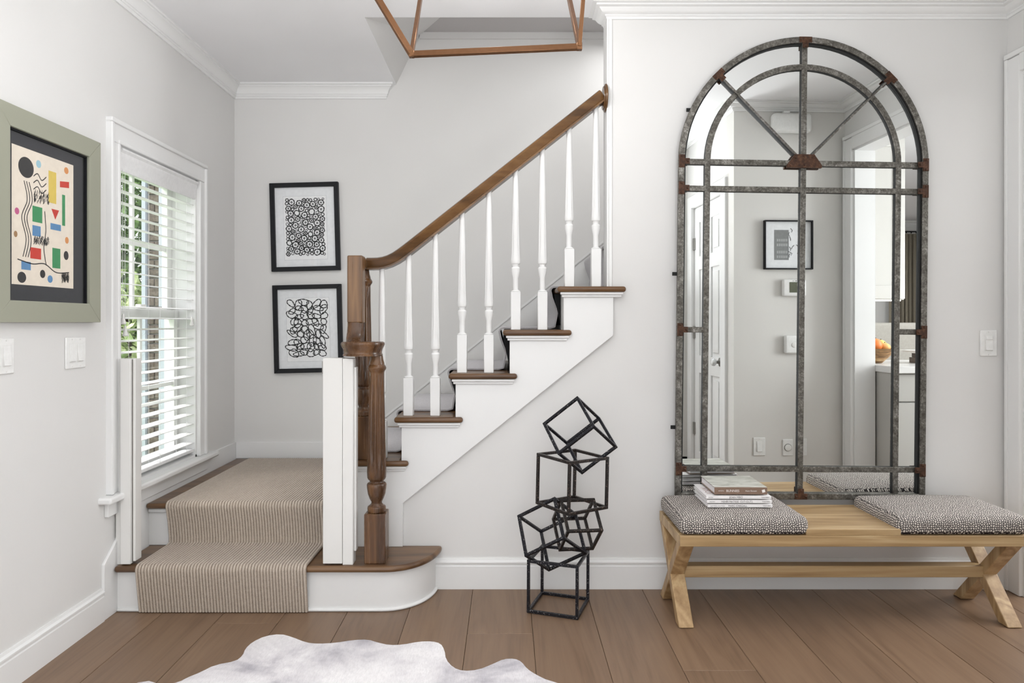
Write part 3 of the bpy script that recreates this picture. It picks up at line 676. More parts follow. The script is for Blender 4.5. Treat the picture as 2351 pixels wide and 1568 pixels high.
lpart('backing_board', MB().prism([(-.54, -1.455), (.54, -1.455)]+arcp(.54, 0, PI, 32), .005, .0125, 'y'), M['darkedge'], mi, smooth=False)
F0, F1 = -.020, .0
def ring(r, w_, a0, a1, y0_, y1_, n=40):
    o = MB(); outer = arcp(r+w_/2, a0, a1, n); inner = arcp(r-w_/2, a0, a1, n); vs = []; fs = []
    for (p, q) in zip(outer, inner): vs += [(p[0], y0_, p[1]), (q[0], y0_, q[1]), (q[0], y1_, q[1]), (p[0], y1_, p[1])]
    for i in range(n):
        for j in range(4): fs.append((4*i+j, 4*i+(j+1) % 4, 4*i+4+(j+1) % 4, 4*i+4+j))
    fs += [(0, 3, 2, 1), (4*n, 4*n+1, 4*n+2, 4*n+3)]
    return o.add(vs, fs)
W = BW/2
fr = ring(RO, BW, 0, PI, F0, F1)
fr.box(-RO-W, -RO+W, F0, F1, ZB-W, 0).box(RO-W, RO+W, F0, F1, ZB-W, 0).box(-RO+W, RO-W, F0, F1, ZB-W, ZB+W)
lpart('frame', fr, M['galv'], mi, bevel=.002)
# dark rebate strips seen on the inside edge of the outer frame
rb = ring(RO-W-.003, .006, 0, PI, -.012, -.0005)
rb.box(-RO+W, -RO+W+.006, -.012, -.0005, ZB+W, 0).box(RO-W-.006, RO-W, -.012, -.0005, ZB+W, 0)
lpart('rebate', rb, M['darkedge'], mi)
G0, G1 = -.0122, -.0085
mr = MB()
def rbar(x0, x1, z0, z1): mr.box(x0, x1, -.0087, 0, z0, z1)
def mbar(name, m_): return lpart(name, m_, M['galv'], mi, bevel=.002)
w2 = .0122
mbar('muntin_arc', ring(RI, .025, 0, PI, G0, G1))
mbar('muntin_bar', MB().box(-w2, w2, G0-.001, G1, ZB+W, RO-W))
for s_ in (-1, 1): mbar('muntin_bar', MB().box(s_*RI-w2, s_*RI+w2, G0, G1, ZB+W, 0))
for z in HB: mbar('muntin_bar', MB().box(-RO+W, RO-W, G0-.0005, G1, z-w2, z+w2))
for s_ in (-1, 1): mbar('muntin_bar', MB().box(min(s_*RI, s_*(RO-W)), max(s_*RI, s_*(RO-W)), G0-.0006, G1, ZM-w2, ZM+w2))
for a in (PI/4, 3*PI/4):
    p, q = pol(.05, a), pol(RO-W, a); mbar('muntin_bar', MB().bar((p[0], (G0+G1)/2, p[1]), (q[0], (G0+G1)/2, q[1]), .008, .0235, (0, 1, 0)))
def rivets(par, pts, yy):
    for (x, z) in pts: lpart('rivet', MB().lathe([(.0052, 0), (.0047, -.002), (.003, -.0037), (.0008, -.0043)], (x, yy, z), 10, None, 'y'), M['rust'], par)
rv_ = w2-.0006
mrg = ring(RI, .0238, 0, PI, -.0086, 0); mr.add(mrg.v, mrg.f); rbar(-rv_, rv_, ZB+W, RO-W)
for s_ in (-1, 1): rbar(s_*RI-rv_, s_*RI+rv_, ZB+W, 0)
for z in HB: rbar(-RO+W, RO-W, z-rv_, z+rv_)
for s_ in (-1, 1): rbar(min(s_*RI, s_*(RO-W)), max(s_*RI, s_*(RO-W)), ZM-rv_, ZM+rv_)
for a in (PI/4, 3*PI/4):
    p, q = pol(.05, a), pol(RO-W, a); mr.bar((p[0], -.0043, p[1]), (q[0], -.0043, q[1]), .0086, .0225, (0, 1, 0))
lpart('rebate', mr, M['darkedge'], mi)
B0 = -.0225
def tee(cx, cz, ang):      # T bracket: stem points along ang (towards the mirror centre)
    ca, sa = math.cos(ang), math.sin(ang)
    def tr(u, v): return (cx+u*ca-v*sa, cz+u*sa+v*ca)
    pts = [tr(-.0125, -.028), tr(.0128, -.028), tr(.0128, -.0125), (0, 0), (0, 0), tr(.0128, .0125), tr(.0128, .028), tr(-.0125, .028)]
    pts[3] = tr(.034, -.0125); pts[4] = tr(.034, .0125)
    o = lpart('corner_bracket', MB().prism(pts, B0, F0+.0035, 'y'), M['rust'], mi, bevel=.001, seg=1)
    rivets(o, [tr(0, -.021), tr(0, .021), tr(.026, 0)], B0)
    return o
tee(0, RO, -PI/2); tee(0, ZB, PI/2)
for a in (PI/4, 3*PI/4): c_ = pol(RO, a); tee(c_[0], c_[1], a+PI)
for z in (0, HB[1], ZM, HB[2]): tee(-RO, z, 0); tee(RO, z, PI)
hub = lpart('hub_plate', MB().prism([(-.076, -.022), (.076, -.022), (.076, -.010), (.043, .037), (-.043, .037), (-.076, -.010)], -.0235, -.0085, 'y'), M['rust'], mi, bevel=.001, seg=1)
rivets(hub, [(-.062, -.012), (0, -.010), (.062, -.012), (-.040, .022), (0, .027), (.040, .022)], -.0235)
for (x, z) in ((-.502, .226), (-.556, -.488), (-.556, -1.155)):
    lpart('hanging_tab', MB().box(x-.012, x+.012, -.006, -.001, z-.008, z+.008), M['darkedge'], mi, bevel=.001, seg=1)

# ------------------------------------------------------------------ bench
be = thing('upholstered_bench', 'light oak bench with crossed legs and a bare wooden middle under the mirror', 'bench', (1.32, 2.77, 0))
BX0, BX1, BY0, BY1, BZ0, BZ1 = .657, 1.998, 2.600, 2.950, .318, .360
obj('apron', MB().box(BX0, BX1, BY0, BY0+.035, BZ0, BZ1).box(BX0, BX1, BY1-.035, BY1, BZ0, BZ1).box(BX0, BX0+.055, BY0+.035, BY1-.035, BZ0, BZ1).box(BX1-.055, BX1, BY0+.035, BY1-.035, BZ0, BZ1), M['oak'], be, bevel=.002)
obj('deck', MB().box(1.14, 1.50, BY0+.001, BY1, BZ1, BZ1+.025).box(BX0+.055, BX1-.055, BY0+.035, BY1-.035, BZ1-.012, BZ1), M['oak'], be, bevel=.002)
obj('cushion', MB().rbox(BX0+.001, 1.152, BY0-.003, BY1, BZ1, BZ1+.070, .026, 12, .014), M['fabric'], be)
obj('cushion', MB().rbox(1.488, BX1-.001, BY0-.003, BY1, BZ1, BZ1+.070, .026, 12, .014), M['fabric'], be)
def leg_poly(ya, yb, zt):      # one slanting leg from the floor at ya to the apron at yb
    d = (yb-ya)/zt; h = .026
    return [(ya-h, 0.002), (ya+h, 0.002), (ya+h+d*zt, zt), (ya-h+d*zt, zt)]
for xa in (BX0, 1.917):
    obj('leg', MB().prism(leg_poly(2.640, 2.918, BZ0), xa, xa+.058, 'x'), M['oakleg'], be, bevel=.003)
    obj('leg', MB().prism(leg_poly(2.915, 2.637, BZ0), xa+.0006, xa+.0574, 'x'), M['oakleg'], be, bevel=.003)
obj('stretcher', MB().box(BX0+.05, BX1-.05, 2.752, 2.802, .144, .191), M['oak'], be, bevel=.003)
for xa in (BX0+.029, 1.946):
    for yy in (2.64, 2.915): obj('glide', MB().lathe([(.012, 0), (.012, .004)], (xa, yy, 0), 12), M['darkedge'], be)

# ------------------------------------------------------------------ books on the left cushion
RX90 = Matrix.Rotation(PI/2, 4, 'X')
def book(name, label, x0, x1, y0_, y1_, z, t, cov, top, group=None, rz=0.):
    b = thing(name, label, 'book', ((x0+x1)/2, (y0_+y1_)/2, z), (0, 0, rz), group)
    w_, d_ = (x1-x0)/2, (y1_-y0_)/2; c_ = .0022
    lpart('cover', MB().box(-w_, w_, -d_, -d_+c_, 0, t).box(-w_, w_, -d_+c_, d_, 0, c_).box(-w_, w_, -d_+c_, d_, t-c_, t), cov, b, bevel=.0008, seg=1)
    lpart('pages', MB().box(-w_+.004, w_-.004, -d_+c_, d_-.004, c_, t-c_), M['pages'], b)
    if top: lpart('cover_print', MB().box(-w_, w_, -d_+.0035, d_, t, t+.0004), top, b)
    return b, d_, t
def spine_text(bk, d_, t, body, x, size, mat, al='CENTER', sx=1., dz=0.):
    return lettering('spine_lettering', body, size, mat, bk, (x, -d_-.0004, t/2+dz), (PI/2, 0, 0), al, sx)
zb = BZ1+.0835
specs = [('white book at the bottom of the stack on the left cushion', 'MARC CHAGALL', .790, 1.045, 0), ('middle white book of the three in the stack on the bench', 'HENRI MATISSE  CUT-OUTS', .787, 1.043, .01), ('white book directly under the taupe one on the bench', 'JOAN MIRÓ', .785, 1.040, .0)]
for i, (lab, ttl, xa, xc, _) in enumerate(specs):
    bk, d_, t = book('book', lab, xa, xc, 2.690, 2.885, zb, .0122, M['cover_white'], None, 'art books stacked on the bench', -.006*i)
    spine_text(bk, d_, t, ttl, -.01, .0105, M['print_grey'], 'CENTER', .95); spine_text(bk, d_, t, 'TASCHEN', .119, .0062, M['print_grey'], 'RIGHT', 1.1)
    spine_text(bk, d_, t, ('Ingo F. Walther  Rainer Metzger', 'Gilles Néret', 'Janis Mink')[i], -.118, .0044, M['print_grey'], 'LEFT')
    if i == 2:
        lettering('cover_lettering', 'JOAN', .040, M['print_red'], bk, (-.100, -.065, t+.0003), (0, 0, PI/2), 'LEFT')
    zb += .0168
bk, d_, t = book('book', 'thick taupe book with a painted cover on top of the white books', .818, 1.026, 2.693, 2.895, zb, .028, M['cover_taupe'], M['cover_swirl'], 'art books stacked on the bench', -.01)
spine_text(bk, d_, t, 'BUNNIES', -.032, .0135, M['print_white'], 'CENTER', .95); spine_text(bk, d_, t, 'ARTISTIC', -.066, .0055, M['print_white'], 'RIGHT'); spine_text(bk, d_, t, 'Hunt Slonem', .040, .0085, M['print_white'])
lpart('spine_emblem', MB(Matrix.Translation((.089, -d_-.0004, t/2)) @ Matrix.Rotation(-.25, 4, 'Y')).box(-.006, .006, -.0003, .0003, -.0055, .0055), M['print_white'], bk)

# ------------------------------------------------------------------ sculpture of five open iron cubes
sc = thing('cube_sculpture', 'tall sculpture of five open black iron cubes welded in a leaning stack', 'sculpture', (.2125, 2.82, 0))
KF = 2.82/2.72
cubes = [((-.0093, .0036, -.3306), (.205, 2.72, .1397), .1985, 'iron'), ((-.7466, -.3779, -.497), (.1765, 2.72, .3282), .1755, 'iron'),
         ((-.8253, -.0592, .2317), (.2765, 2.72, .3675), .1408, 'ironb'), ((.2703, -.367, 17.8829), (.2575, 2.72, .5424), .1992, 'ironb'), ((-.8372, -.5615, -.4607), (.2879, 2.72, .7233), .1753, 'iron')]
for r, t, s, mk in cubes:
    rv = Vector(r); rot = Matrix.Rotation(rv.length, 4, rv.normalized()); tt = Vector((t[0]*KF, t[1]*KF, EYE+(t[2]-EYE)*KF)); h = s*KF/2
    mt = Matrix.Translation(tt) @ rot; b = .0115; e = h+b*.28
    m_ = MB(mt); lo, hi = e-b, e
    for s1 in (-1, 1):
        for s2 in (-1, 1):
            a0, a1 = sorted((s1*lo, s1*hi)); c0, c1 = sorted((s2*lo, s2*hi))
            m_.box(-e, e, a0, a1, c0, c1); m_.box(a0, a1, -lo, lo, c0, c1); m_.box(a0, a1, c0, c1, -lo, lo)
    zmin = min(v.z for v in m_.v)
    if zmin < 0: m_.v = [v+Vector((0, 0, -zmin)) for v in m_.v]
    obj('cube_frame', m_, M[mk], sc, bevel=.0012, seg=1, smooth=False)

# ------------------------------------------------------------------ cowhide rug
def fpt(px, py):
    d = 1567*EYE/(py-740); return ((px-1165)/1567*d, d)
edge = [(411, 1568), (429, 1558), (461, 1545), (492, 1529), (541, 1520), (557, 1507), (563, 1491), (579, 1476), (608, 1462), (644, 1457), (670, 1464), (702, 1477), (729, 1480), (769, 1478), (813, 1471), (845, 1470), (867, 1477), (894, 1483), (925, 1482), (961, 1475), (992, 1474), (1012, 1479), (1021, 1494), (1024, 1516), (1041, 1535), (1064, 1543), (1099, 1540), (1131, 1527), (1157, 1515), (1182, 1514), (1198, 1521), (1211, 1538), (1233, 1552), (1260, 1565)]
outline = [fpt(*p) for p in edge]+[(.30, 2.14), (.52, 2.06), (.74, 2.02), (.80, 1.92), (.66, 1.82), (.44, 1.70), (.36, 1.45), (.38, 1.15), (.52, .95), (.62, .72), (.50, .62), (.30, .74), (.08, .80), (-.12, .62), (-.30, .55), (-.42, .70), (-.62, .78), (-.86, .70), (-1.06, .66), (-1.12, .80), (-1.0, 1.0), (-.90, 1.3), (-.92, 1.6), (-1.02, 1.85), (-1.20, 2.02), (-1.235, 2.16), (-1.19, 2.235), (-1.11, 2.20)]
# smooth the outline with one corner-cutting pass
sm = []
for i in range(len(outline)):
    a, b = Vector(outline[i]), Vector(outline[(i+1) % len(outline)]); sm += [a.lerp(b, .25), a.lerp(b, .75)]
cen = Vector((-.35, 1.45)); nv = len(sm); vs, fs = [], []
rings_ = [(1.0, .001), (.997, .005), (.985, .007), (.9, .0075), (.6, .0075), (.3, .0075)]
for (k, z) in rings_:
    for p in sm: q = cen+(p-cen)*k; vs.append((q.x, q.y, z))
vs.append((cen.x, cen.y, .0075))
for i in range(len(rings_)-1):
    for j in range(nv): fs.append((i*nv+j, i*nv+(j+1) % nv, (i+1)*nv+(j+1) % nv, (i+1)*nv+j))
for j in range(nv): fs.append(((len(rings_)-1)*nv+j, (len(rings_)-1)*nv+(j+1) % nv, len(vs)-1))
tag(obj('cowhide_rug', MB().add(vs, fs), M['hide']), 'white and pale grey cowhide rug with a wavy edge on the plank floor', 'rug')

# ------------------------------------------------------------------ bronze pendant lantern
pe = thing('pendant_lantern', 'open bronze pendant lantern of slim angled bars hanging from the ceiling', 'pendant lamp', (-.05, 2.4, ZC))
PL, PR = (-.3316, 2.362, 2.100), (.242, 2.298, 2.100)
tops = {'LN': (-.562, 2.36, 2.48), 'LF': (-.332, 2.66, 2.48), 'RN': (.272, 2.297, 2.48), 'RF': (.225, 2.625, 2.48)}
def pbar(a, b): obj('bar', MB().bar(a, b, .013, .022, (0, .3, 1)), M['bronze'], pe, bevel=.001, seg=1)
pbar(PL, PR); pbar(PL, tops['LN']); pbar(PL, tops['LF']); pbar(PR, tops['RN']); pbar(PR, tops['RF'])
pbar(tops['LN'], tops['RN']); pbar(tops['LF'], tops['RF']); pbar(tops['LN'], tops['LF']); pbar(tops['RN'], tops['RF'])
for p in (PL, PR): obj('corner_joint', MB().box(p[0]-.009, p[0]+.009, p[1]-.009, p[1]+.009, p[2]-.011, p[2]+.013), M['bronze'], pe, bevel=.001, seg=1)
obj('hanger', MB().bar(tops['LN'], tops['RF'], .008, .02).bar(tops['LF'], tops['RN'], .008, .02).tube([(-.08, 2.49, 2.48), (-.08, 2.49, ZC)], .008, 10).lathe([(.06, ZC-.02), (.06, ZC)], (-.08, 2.49, 0), 24), M['bronze'], pe)

# ------------------------------------------------------------------ pictures
def frame_pic(root, w_, h_, fw, depth, mat_frame, mat_mat, mat_margin=None, glass=True):
    """frame in local coords: x right, z up, viewer at -y; back of frame at y=0"""
    a, b = w_/2, h_/2
    for pts in ([(-a, -b), (a, -b), (a-fw, -b+fw), (-a+fw, -b+fw)], [(a, -b), (a, b), (a-fw, b-fw), (a-fw, -b+fw)], [(a, b), (-a, b), (-a+fw, b-fw), (a-fw, b-fw)], [(-a, b), (-a, -b), (-a+fw, -b+fw), (-a+fw, b-fw)]):
        cx = sum(p[0] for p in pts)/4; cz = sum(p[1] for p in pts)/4
        lpart('frame', MB().prism([(cx+(x-cx)*.9995, cz+(z-cz)*.9995) for x, z in pts], -depth, 0, 'y'), mat_frame, root, bevel=.0012, seg=1)
    lpart('mat', MB().box(-a+fw*.9, a-fw*.9, -.009, -.002, -b+fw*.9, b-fw*.9), mat_mat, root)
    if glass: lpart('glass', MB().box(-a+fw*.95, a-fw*.95, -.0155, -.0145, -b+fw*.95, b-fw*.95), M['glass'], root)
def flat(pts, y, t=.0003): return MB().prism(pts, y-t, y, 'y')
def stroke(pts, w_, y):
    m_ = MB(); n = len(pts); vs, fs = [], []
    ww = w_ if isinstance(w_, (list, tuple)) else [w_]*n
    for i in range(n):
        a, b = Vector(pts[max(i-1, 0)]), Vector(pts[min(i+1, n-1)]); d = (b-a); d = d.normalized() if d.length > 1e-9 else Vector((1, 0)); nm = Vector((-d.y, d.x))*ww[i]/2; p = Vector(pts[i])
        vs += [(p.x+nm.x, y, p.y+nm.y), (p.x-nm.x, y, p.y-nm.y)]
    for i in range(n-1): fs.append((2*i, 2*i+1, 2*i+3, 2*i+2))
    return m_.add(vs, fs)
def loop_stroke(cx, cz, rx, rz, rot, w_, y, rg, n=26, wob=.08):
    ph = rg.uniform(0, 6); pts = []
    for i in range(n+2):
        t = 2*PI*i/n; k = 1+wob*math.sin(2*t+ph)+wob*.5*math.sin(3*t+ph*2)
        x, z = rx*k*math.cos(t), rz*k*math.sin(t); pts.append((cx+x*math.cos(rot)-z*math.sin(rot), cz+x*math.sin(rot)+z*math.cos(rot)))
    return stroke(pts, [w_*(1+.3*math.sin(i*1.7+ph)) for i in range(n+2)], y)
def join(m_, o): return m_.add(o.v, o.f)
# circles drawing (upper) and loops drawing (lower) on the landing wall
mm = 3.99/1567
def onback(px, py): return ((px-1165)*3.97/1567, YB, EYE-(py-740)*3.97/1567)
pa = thing('framed_drawing', 'black framed drawing of packed charcoal rings, upper one on the landing wall', 'picture', onback(700, 520.5), (0, -.026, 0), 'pair of framed drawings on the landing wall')
frame_pic(pa, .399, .514, .0255, .026, M['black'], M['matwhite'])
lpart('mat_window', MB().box(-.125, .125, -.0098, -.009, -.19, .18), plain('inner_sheet', (242, 243, 244), .9), pa)
lpart('mat_shadow_line', MB().box(-.1262, .1262, -.0094, -.0089, -.1912, .1812), M['mat_shade'], pa)  # grey sheet behind draws the shadow line of the mat window
rg = random.Random(11); m_ = MB(); yy = -.0102; placed = []
DX0, DX1, DZ0, DZ1 = -.115, .115, -.168, .168
for r0, tries in ((.0185, 160), (.0155, 500), (.0122, 1200), (.0092, 2500), (.0066, 4500)):
    for _ in range(tries):
        r = r0*rg.uniform(.9, 1.08); x = rg.uniform(DX0+r, DX1-r); z = rg.uniform(DZ0+r, DZ1-r)
        if all((x-a)**2+(z-b)**2 > (r+c_-.0012)**2 for a, b, c_ in placed): placed.append((x, z, r))
for (x, z, r) in placed:
    join(m_, loop_stroke(x, z, r*.9, r*.9, 0, (.0062 if r > .011 else .0050) if r > .0085 else .0034, yy, rg, 22, .04))
    if r > .0105 and rg.random() < .85: join(m_, loop_stroke(x, z, r*.20, r*.24, 0, .0042, yy, rg, 12, .1))
lpart('drawing', m_, M['charcoal'], pa, smooth=False, label='charcoal rings, large and small')
pb = thing('framed_drawing', 'black framed drawing of overlapping scribbled loops, lower one on the landing wall', 'picture', onback(706.5, 754.5), (0, -.024, 0), 'pair of framed drawings on the landing wall')
frame_pic(pb, .399, .512, .0255, .026, M['black'], M['matwhite'])
lpart('mat_window', MB().box(-.125, .125, -.0098, -.009, -.19, .18), plain('inner_sheet', (242, 243, 244), .9), pb)
lpart('mat_shadow_line', MB().box(-.1262, .1262, -.0094, -.0089, -.1912, .1812), M['mat_shade'], pb)  # shadow line drawn in grey around this sheet too
m_ = MB(); rg = random.Random(5)
for i in range(6):
    for j in range(9):
        x = -.088+.035*i+rg.uniform(-.010, .010); z = -.146+.0365*j+rg.uniform(-.010, .010)
        join(m_, loop_stroke(x, z, rg.uniform(.020, .034), rg.uniform(.013, .021), rg.uniform(0, PI), .0052, yy, rg, 26, .14))
lpart('drawing', m_, M['charcoal'], pb, smooth=False, label='charcoal loops drawn in thick overlapping lines')
# sage framed print on the left wall: plain abstract stand-in in the same colours
pc = thing('framed_print', 'sage green framed colourful abstract print with black mat on the left wall', 'picture', (XL, 2.354, 1.518), (0, 0, PI/2))
frame_pic(pc, .548, .690, .070, .030, M['sage'], M['matblack'])
lpart('inner_edge', MB().box(-.204, -.198, -.020, -.009, -.275, .275).box(.198, .204, -.020, -.009, -.275, .275).box(-.198, .198, -.020, -.009, .269, .275), M['black'], pc)
PXo = -.016
lpart('paper', MB().box(PXo-.155, PXo+.155, -.0098, -.009, -.222, .228), M['paper'], pc)
def art(mat, m_, nm='print_shape'): lpart(nm, m_, M[mat], pc, smooth=False)
ya = -.0100
def ell(cx, cz, rx, rz, y=ya, n=28): return flat([(cx+PXo+rx*math.cos(2*PI*i/n), cz+rz*math.sin(2*PI*i/n)) for i in range(n)], y)
def poly(pts, y=ya): return flat([(x+PXo, z) for x, z in pts], y)
def curve(pts, w_, y=ya-.0003):
    out = []
    for i in range(len(pts)-1):
        p0, p1, p2, p3 = [Vector(pts[max(0, min(len(pts)-1, i+d))]) for d in (-1, 0, 1, 2)]
        for t in [k/8 for k in range(8)]: out.append(tuple(.5*((2*p1)+(p2-p0)*t+(2*p0-5*p1+4*p2-p3)*t*t+(3*p1-p0-3*p2+p3)*t**3)))
    out.append(pts[-1]); return stroke([(x+PXo, z) for x, z in out], w_, y)
art('ink_ink', ell(-.090, .165, .036, .034)); art('ink_sky', ell(-.030, .190, .012, .013)); art('ink_orange', ell(.115, .200, .012, .012)); art('ink_red', poly([(.080, .155), (.130, .162), (.130, .140), (.080, .134)]))
art('ink_yellow', poly([(.020, .180), (.060, .180), (.060, .070), (.020, .070)])); art('ink_green', poly([(.092, .110), (.108, .110), (.108, .0), (.092, .0)]))
art('ink_red', poly([(.035, .050), (.075, .050), (.055, .015)])); art('ink_blue', poly([(.030, .0), (.085, .0), (.085, -.022), (.030, -.022)]))
art('ink_green', poly([(-.060, .045), (-.012, .045), (-.012, -.008), (-.060, -.008)])); art('ink_blue', poly([(-.060, -.020), (-.020, -.020), (-.020, -.055), (-.060, -.055)]))
art('ink_green', poly([(.040, -.085), (.082, -.085), (.082, -.155), (.040, -.155)])); art('ink_red', poly([(-.070, -.095), (-.018, -.095), (-.018, -.132), (-.070, -.132)]))
art('ink_blue', poly([(-.112, -.145), (-.068, -.145), (-.068, -.172), (-.112, -.172)])); art('ink_tan', ell(-.138, -.060, .008, .010)); art('ink_pink', ell(-.132, .015, .010, .011))
art('ink_orange', ell(.118, -.050, .010, .012)); art('ink_ink', ell(.114, -.105, .013, .016)); art('ink_ink', ell(-.110, -.198, .020, .018)); art('ink_ink', ell(-.010, -.180, .013, .014)); art('ink_blue', ell(.028, -.195, .013, .013))
for k in range(3):
    x0_ = -.10+.012*k; art('ink_ink', curve([(x0_, .12), (x0_+.015, .06), (x0_-.01, 0), (x0_+.01, -.07), (x0_-.005, -.13)], .0034), 'print_line')
for k in range(3):
    z0_ = .10+.022*k; art('ink_ink', curve([(-.055, z0_), (-.035, z0_+.012), (-.015, z0_-.006), (.008, z0_+.010)], .0034), 'print_line')
art('ink_ink', curve([(-.13, -.140), (-.06, -.150), (.0, -.145), (.06, -.170), (.13, -.165)], .0036), 'print_line'); art('ink_ink', curve([(.0, .035), (.006, -.03), (-.004, -.09), (.008, -.15)], .0036), 'print_line')
sh = MB(); rg = random.Random(2)
for i in range(150):
    x = rg.uniform(-.055, .02); z = rg.uniform(-.085, -.062) if i % 2 else rg.uniform(.055, .092); join(sh, curve([(x, z), (x+.004, z+.012)], .0018))
for i in range(90):
    x = rg.uniform(.088, .128); z = rg.uniform(-.205, -.18); join(sh, curve([(x, z), (x+.003, z+.014)], .0018))
lpart('print_hatching', sh, M['charcoal'], pc, smooth=False)

# ------------------------------------------------------------------ switch plates
def plate(name, label, cat, loc, rot, w_, h_, rockers, slider=False):
    p = thing(name, label, cat, loc, rot)
    lpart('plate', MB().box(-w_/2, w_/2, -.006, 0, -h_/2, h_/2), M['plastic'], p, bevel=.003, seg=3)
    for x in rockers:
        lpart('rocker_frame', MB().box(x-.0175, x+.0175, -.0068, -.006, -.034, .034), M['gatepaint'], p, bevel=.0003, seg=1)
        r = lpart('rocker', MB().add([(x-.0155, -.0068, -.032), (x+.0155, -.0068, -.032), (x+.0155, -.0068, .032), (x-.0155, -.0068, .032), (x-.0155, -.0125, -.030), (x+.0155, -.0125, -.030), (x+.0155, -.0075, .032), (x-.0155, -.0075, .032)],
              [(0, 3, 2, 1), (4, 5, 6, 7), (0, 1, 5, 4), (1, 2, 6, 5), (2, 3, 7, 6), (3, 0, 4, 7)]), M['plastic'], p, bevel=.001)
        for z in (-.049, .049): lpart('screw', MB().lathe([(.003, -.006), (.0027, -.0072)], (x, 0, z), 10, None, 'y'), M['gatepaint'], p)
        if slider: lpart('dimmer_slide', MB().box(x-.013, x+.013, -.0135, -.008, .016, .028), M['plastic'], p, bevel=.001)
    return p
plate('light_switch', 'white double rocker switch on the left wall beside the window', 'light switch', (XL, 2.516, 1.061), (0, 0, PI/2), .116, .114, (-.023, .023))
plate('light_switch', 'white double rocker switch at the left picture edge under the sage frame', 'light switch', (XL, 2.143, 1.066), (0, 0, PI/2), .116, .114, (-.023, .023))
plate('dimmer_switch', 'white single dimmer switch right of the arched mirror', 'light switch', (2.121, YF, 1.081), (0, 0, 0), .074, .114, (0,), True)

# ------------------------------------------------------------------ what the mirror shows: closet door, entry wall, kitchen
dr = sroot('door_1', (1.49, 1.15, 0))
X0 = 1.502
def door_leaf():
    m_ = MB(); a, b = DY0+.003, DY1-.003; m_.box(X0+.012, X0+.036, a, b, .008, DZ-.004)
    wst = .095; ym = (a+b)/2
    for ya_, yb_ in ((a, a+wst), (ym-wst*.45, ym+wst*.45), (b-wst, b)): m_.box(X0, X0+.0125, ya_-.0007, yb_+.0007, .0075, DZ-.0035)
    for za_, zb_ in ((.008, .22), (.80, .93), (1.56, 1.66), (DZ-.12, DZ-.004)): m_.box(X0+.0003, X0+.013, a+.0004, b-.0004, za_, zb_)
    return m_
obj('door_leaf', door_leaf(), M['trim'], dr, bevel=.004)
a, b = DY0+.003, DY1-.003
for (za_, zb_) in ((.22, .80), (.93, 1.56), (1.66, DZ-.12)):
    for (ya_, yb_) in ((a+.095, (a+b)/2-.043), ((a+b)/2+.043, b-.095)):
        obj('panel', MB().box(X0+.004, X0+.013, ya_+.03, yb_-.03, za_+.03, zb_-.03), M['trim'], dr, bevel=.004)
for (ya_, yb_, za_, zb_) in ((DY0-.09, DY0, 0, DZ+.09), (DY1, DY1+.09, 0, DZ+.09), (DY0, DY1, DZ, DZ+.09)):
    obj('casing', MB().box(1.472, 1.495, ya_, yb_, za_, zb_), M['trim'], dr, bevel=.005)
for z in (.38, 1.10, 1.76): obj('hinge', MB().tube([(1.494, DY0-.002, z-.045), (1.494, DY0-.002, z+.045)], .007, 10).box(1.488, 1.503, DY0-.02, DY0+.02, z-.044, z+.044), M['steel'], dr)
kn = obj('handle', MB().lathe([(.030, X0), (.030, X0-.005), (.012, X0-.010), (.009, X0-.028)], (0, DY1-.075, .905), 20, None, 'x'), M['chrome'], dr)
o = obj('knob', MB().lathe([(.012, X0-.028), (.024, X0-.036), (.027, X0-.048), (.022, X0-.060), (.008, X0-.064)], (0, DY1-.075, .905), 10, None, 'x'), M['crystal'], kn, smooth=False); o.matrix_parent_inverse = Matrix()
struct('baseboard_entry', MB().sweep([(1.10, .70), (1.49, .70)], [(-o_, z) for o_, z in bb][::-1], 0).sweep([(1.49, 1.66), (XR, 1.66)], [(o_, z) for o_, z in bb], 0), M['trim'])

RF = (0, 0, PI)      # wall_entry faces +Y
YE = 1.66
pd = thing('framed_photo', 'thin black framed picture with white mat reflected on the entry wall', 'picture', (1.834, YE, 1.663), RF)
frame_pic(pd, .312, .31, .008, .028, M['black'], M['matwhite'], glass=False)
lpart('photo_print', MB().box(-.035, .075, -.0098, -.009, -.095, .095) if False else MB().box(-.005, .088, -.0098, -.009, -.095, .095), M['greyprint'], pd)
wn = MB()
for j, zz in enumerate((-.075, -.045, .0, .03)):
    for i in range(6): wn.box(.005+.012*i, .011+.012*i, -.0102, -.0098, zz-.008, zz+.008)
lpart('photo_detail', wn, M['lightprint'], pd)
sk = MB(); rg = random.Random(8)
for i in range(16):
    x = rg.choice([-.015, -.02, -.06, -.07])+rg.uniform(-.006, .006); z = rg.uniform(-.09, .08); join(sk, stroke([(x, z), (x+rg.uniform(-.01, .01), z+.012), (x+rg.uniform(-.02, .02), z+.026)], .003, -.0101))
lpart('ink_sketch', sk, M['charcoal'], pd, smooth=False)
th = thing('thermostat', 'white thermostat with a grey-green display below the reflected picture', 'thermostat', (1.870, YE, 1.391), RF)
lpart('housing', MB().rbox(-.076, .076, -.028, 0, -.054, .054, .012, 4), M['plastic'], th)
lpart('display', MB().box(-.028, .034, -.0295, -.0275, -.030, .036), M['lcd'], th)
lpart('brand_mark', MB().box(.005, .016, -.0288, -.0275, .0425, .0445).box(-.012, -.004, -.0288, -.0275, .041, .046), M['print_grey'], th)
ms = thing('motion_sensor', 'small white motion sensor box on the entry wall below the thermostat', 'sensor', (1.863, YE, 1.033), RF)
lpart('housing', MB().rbox(-.056, .056, -.032, 0, -.058, .058, .012, 4), M['plastic'], ms)
lpart('lens', MB().lathe([(.018, -.031), (.014, -.035), (.004, -.037)], (.0, 0, -.002), 18, None, 'y'), M['gatepaint'], ms)
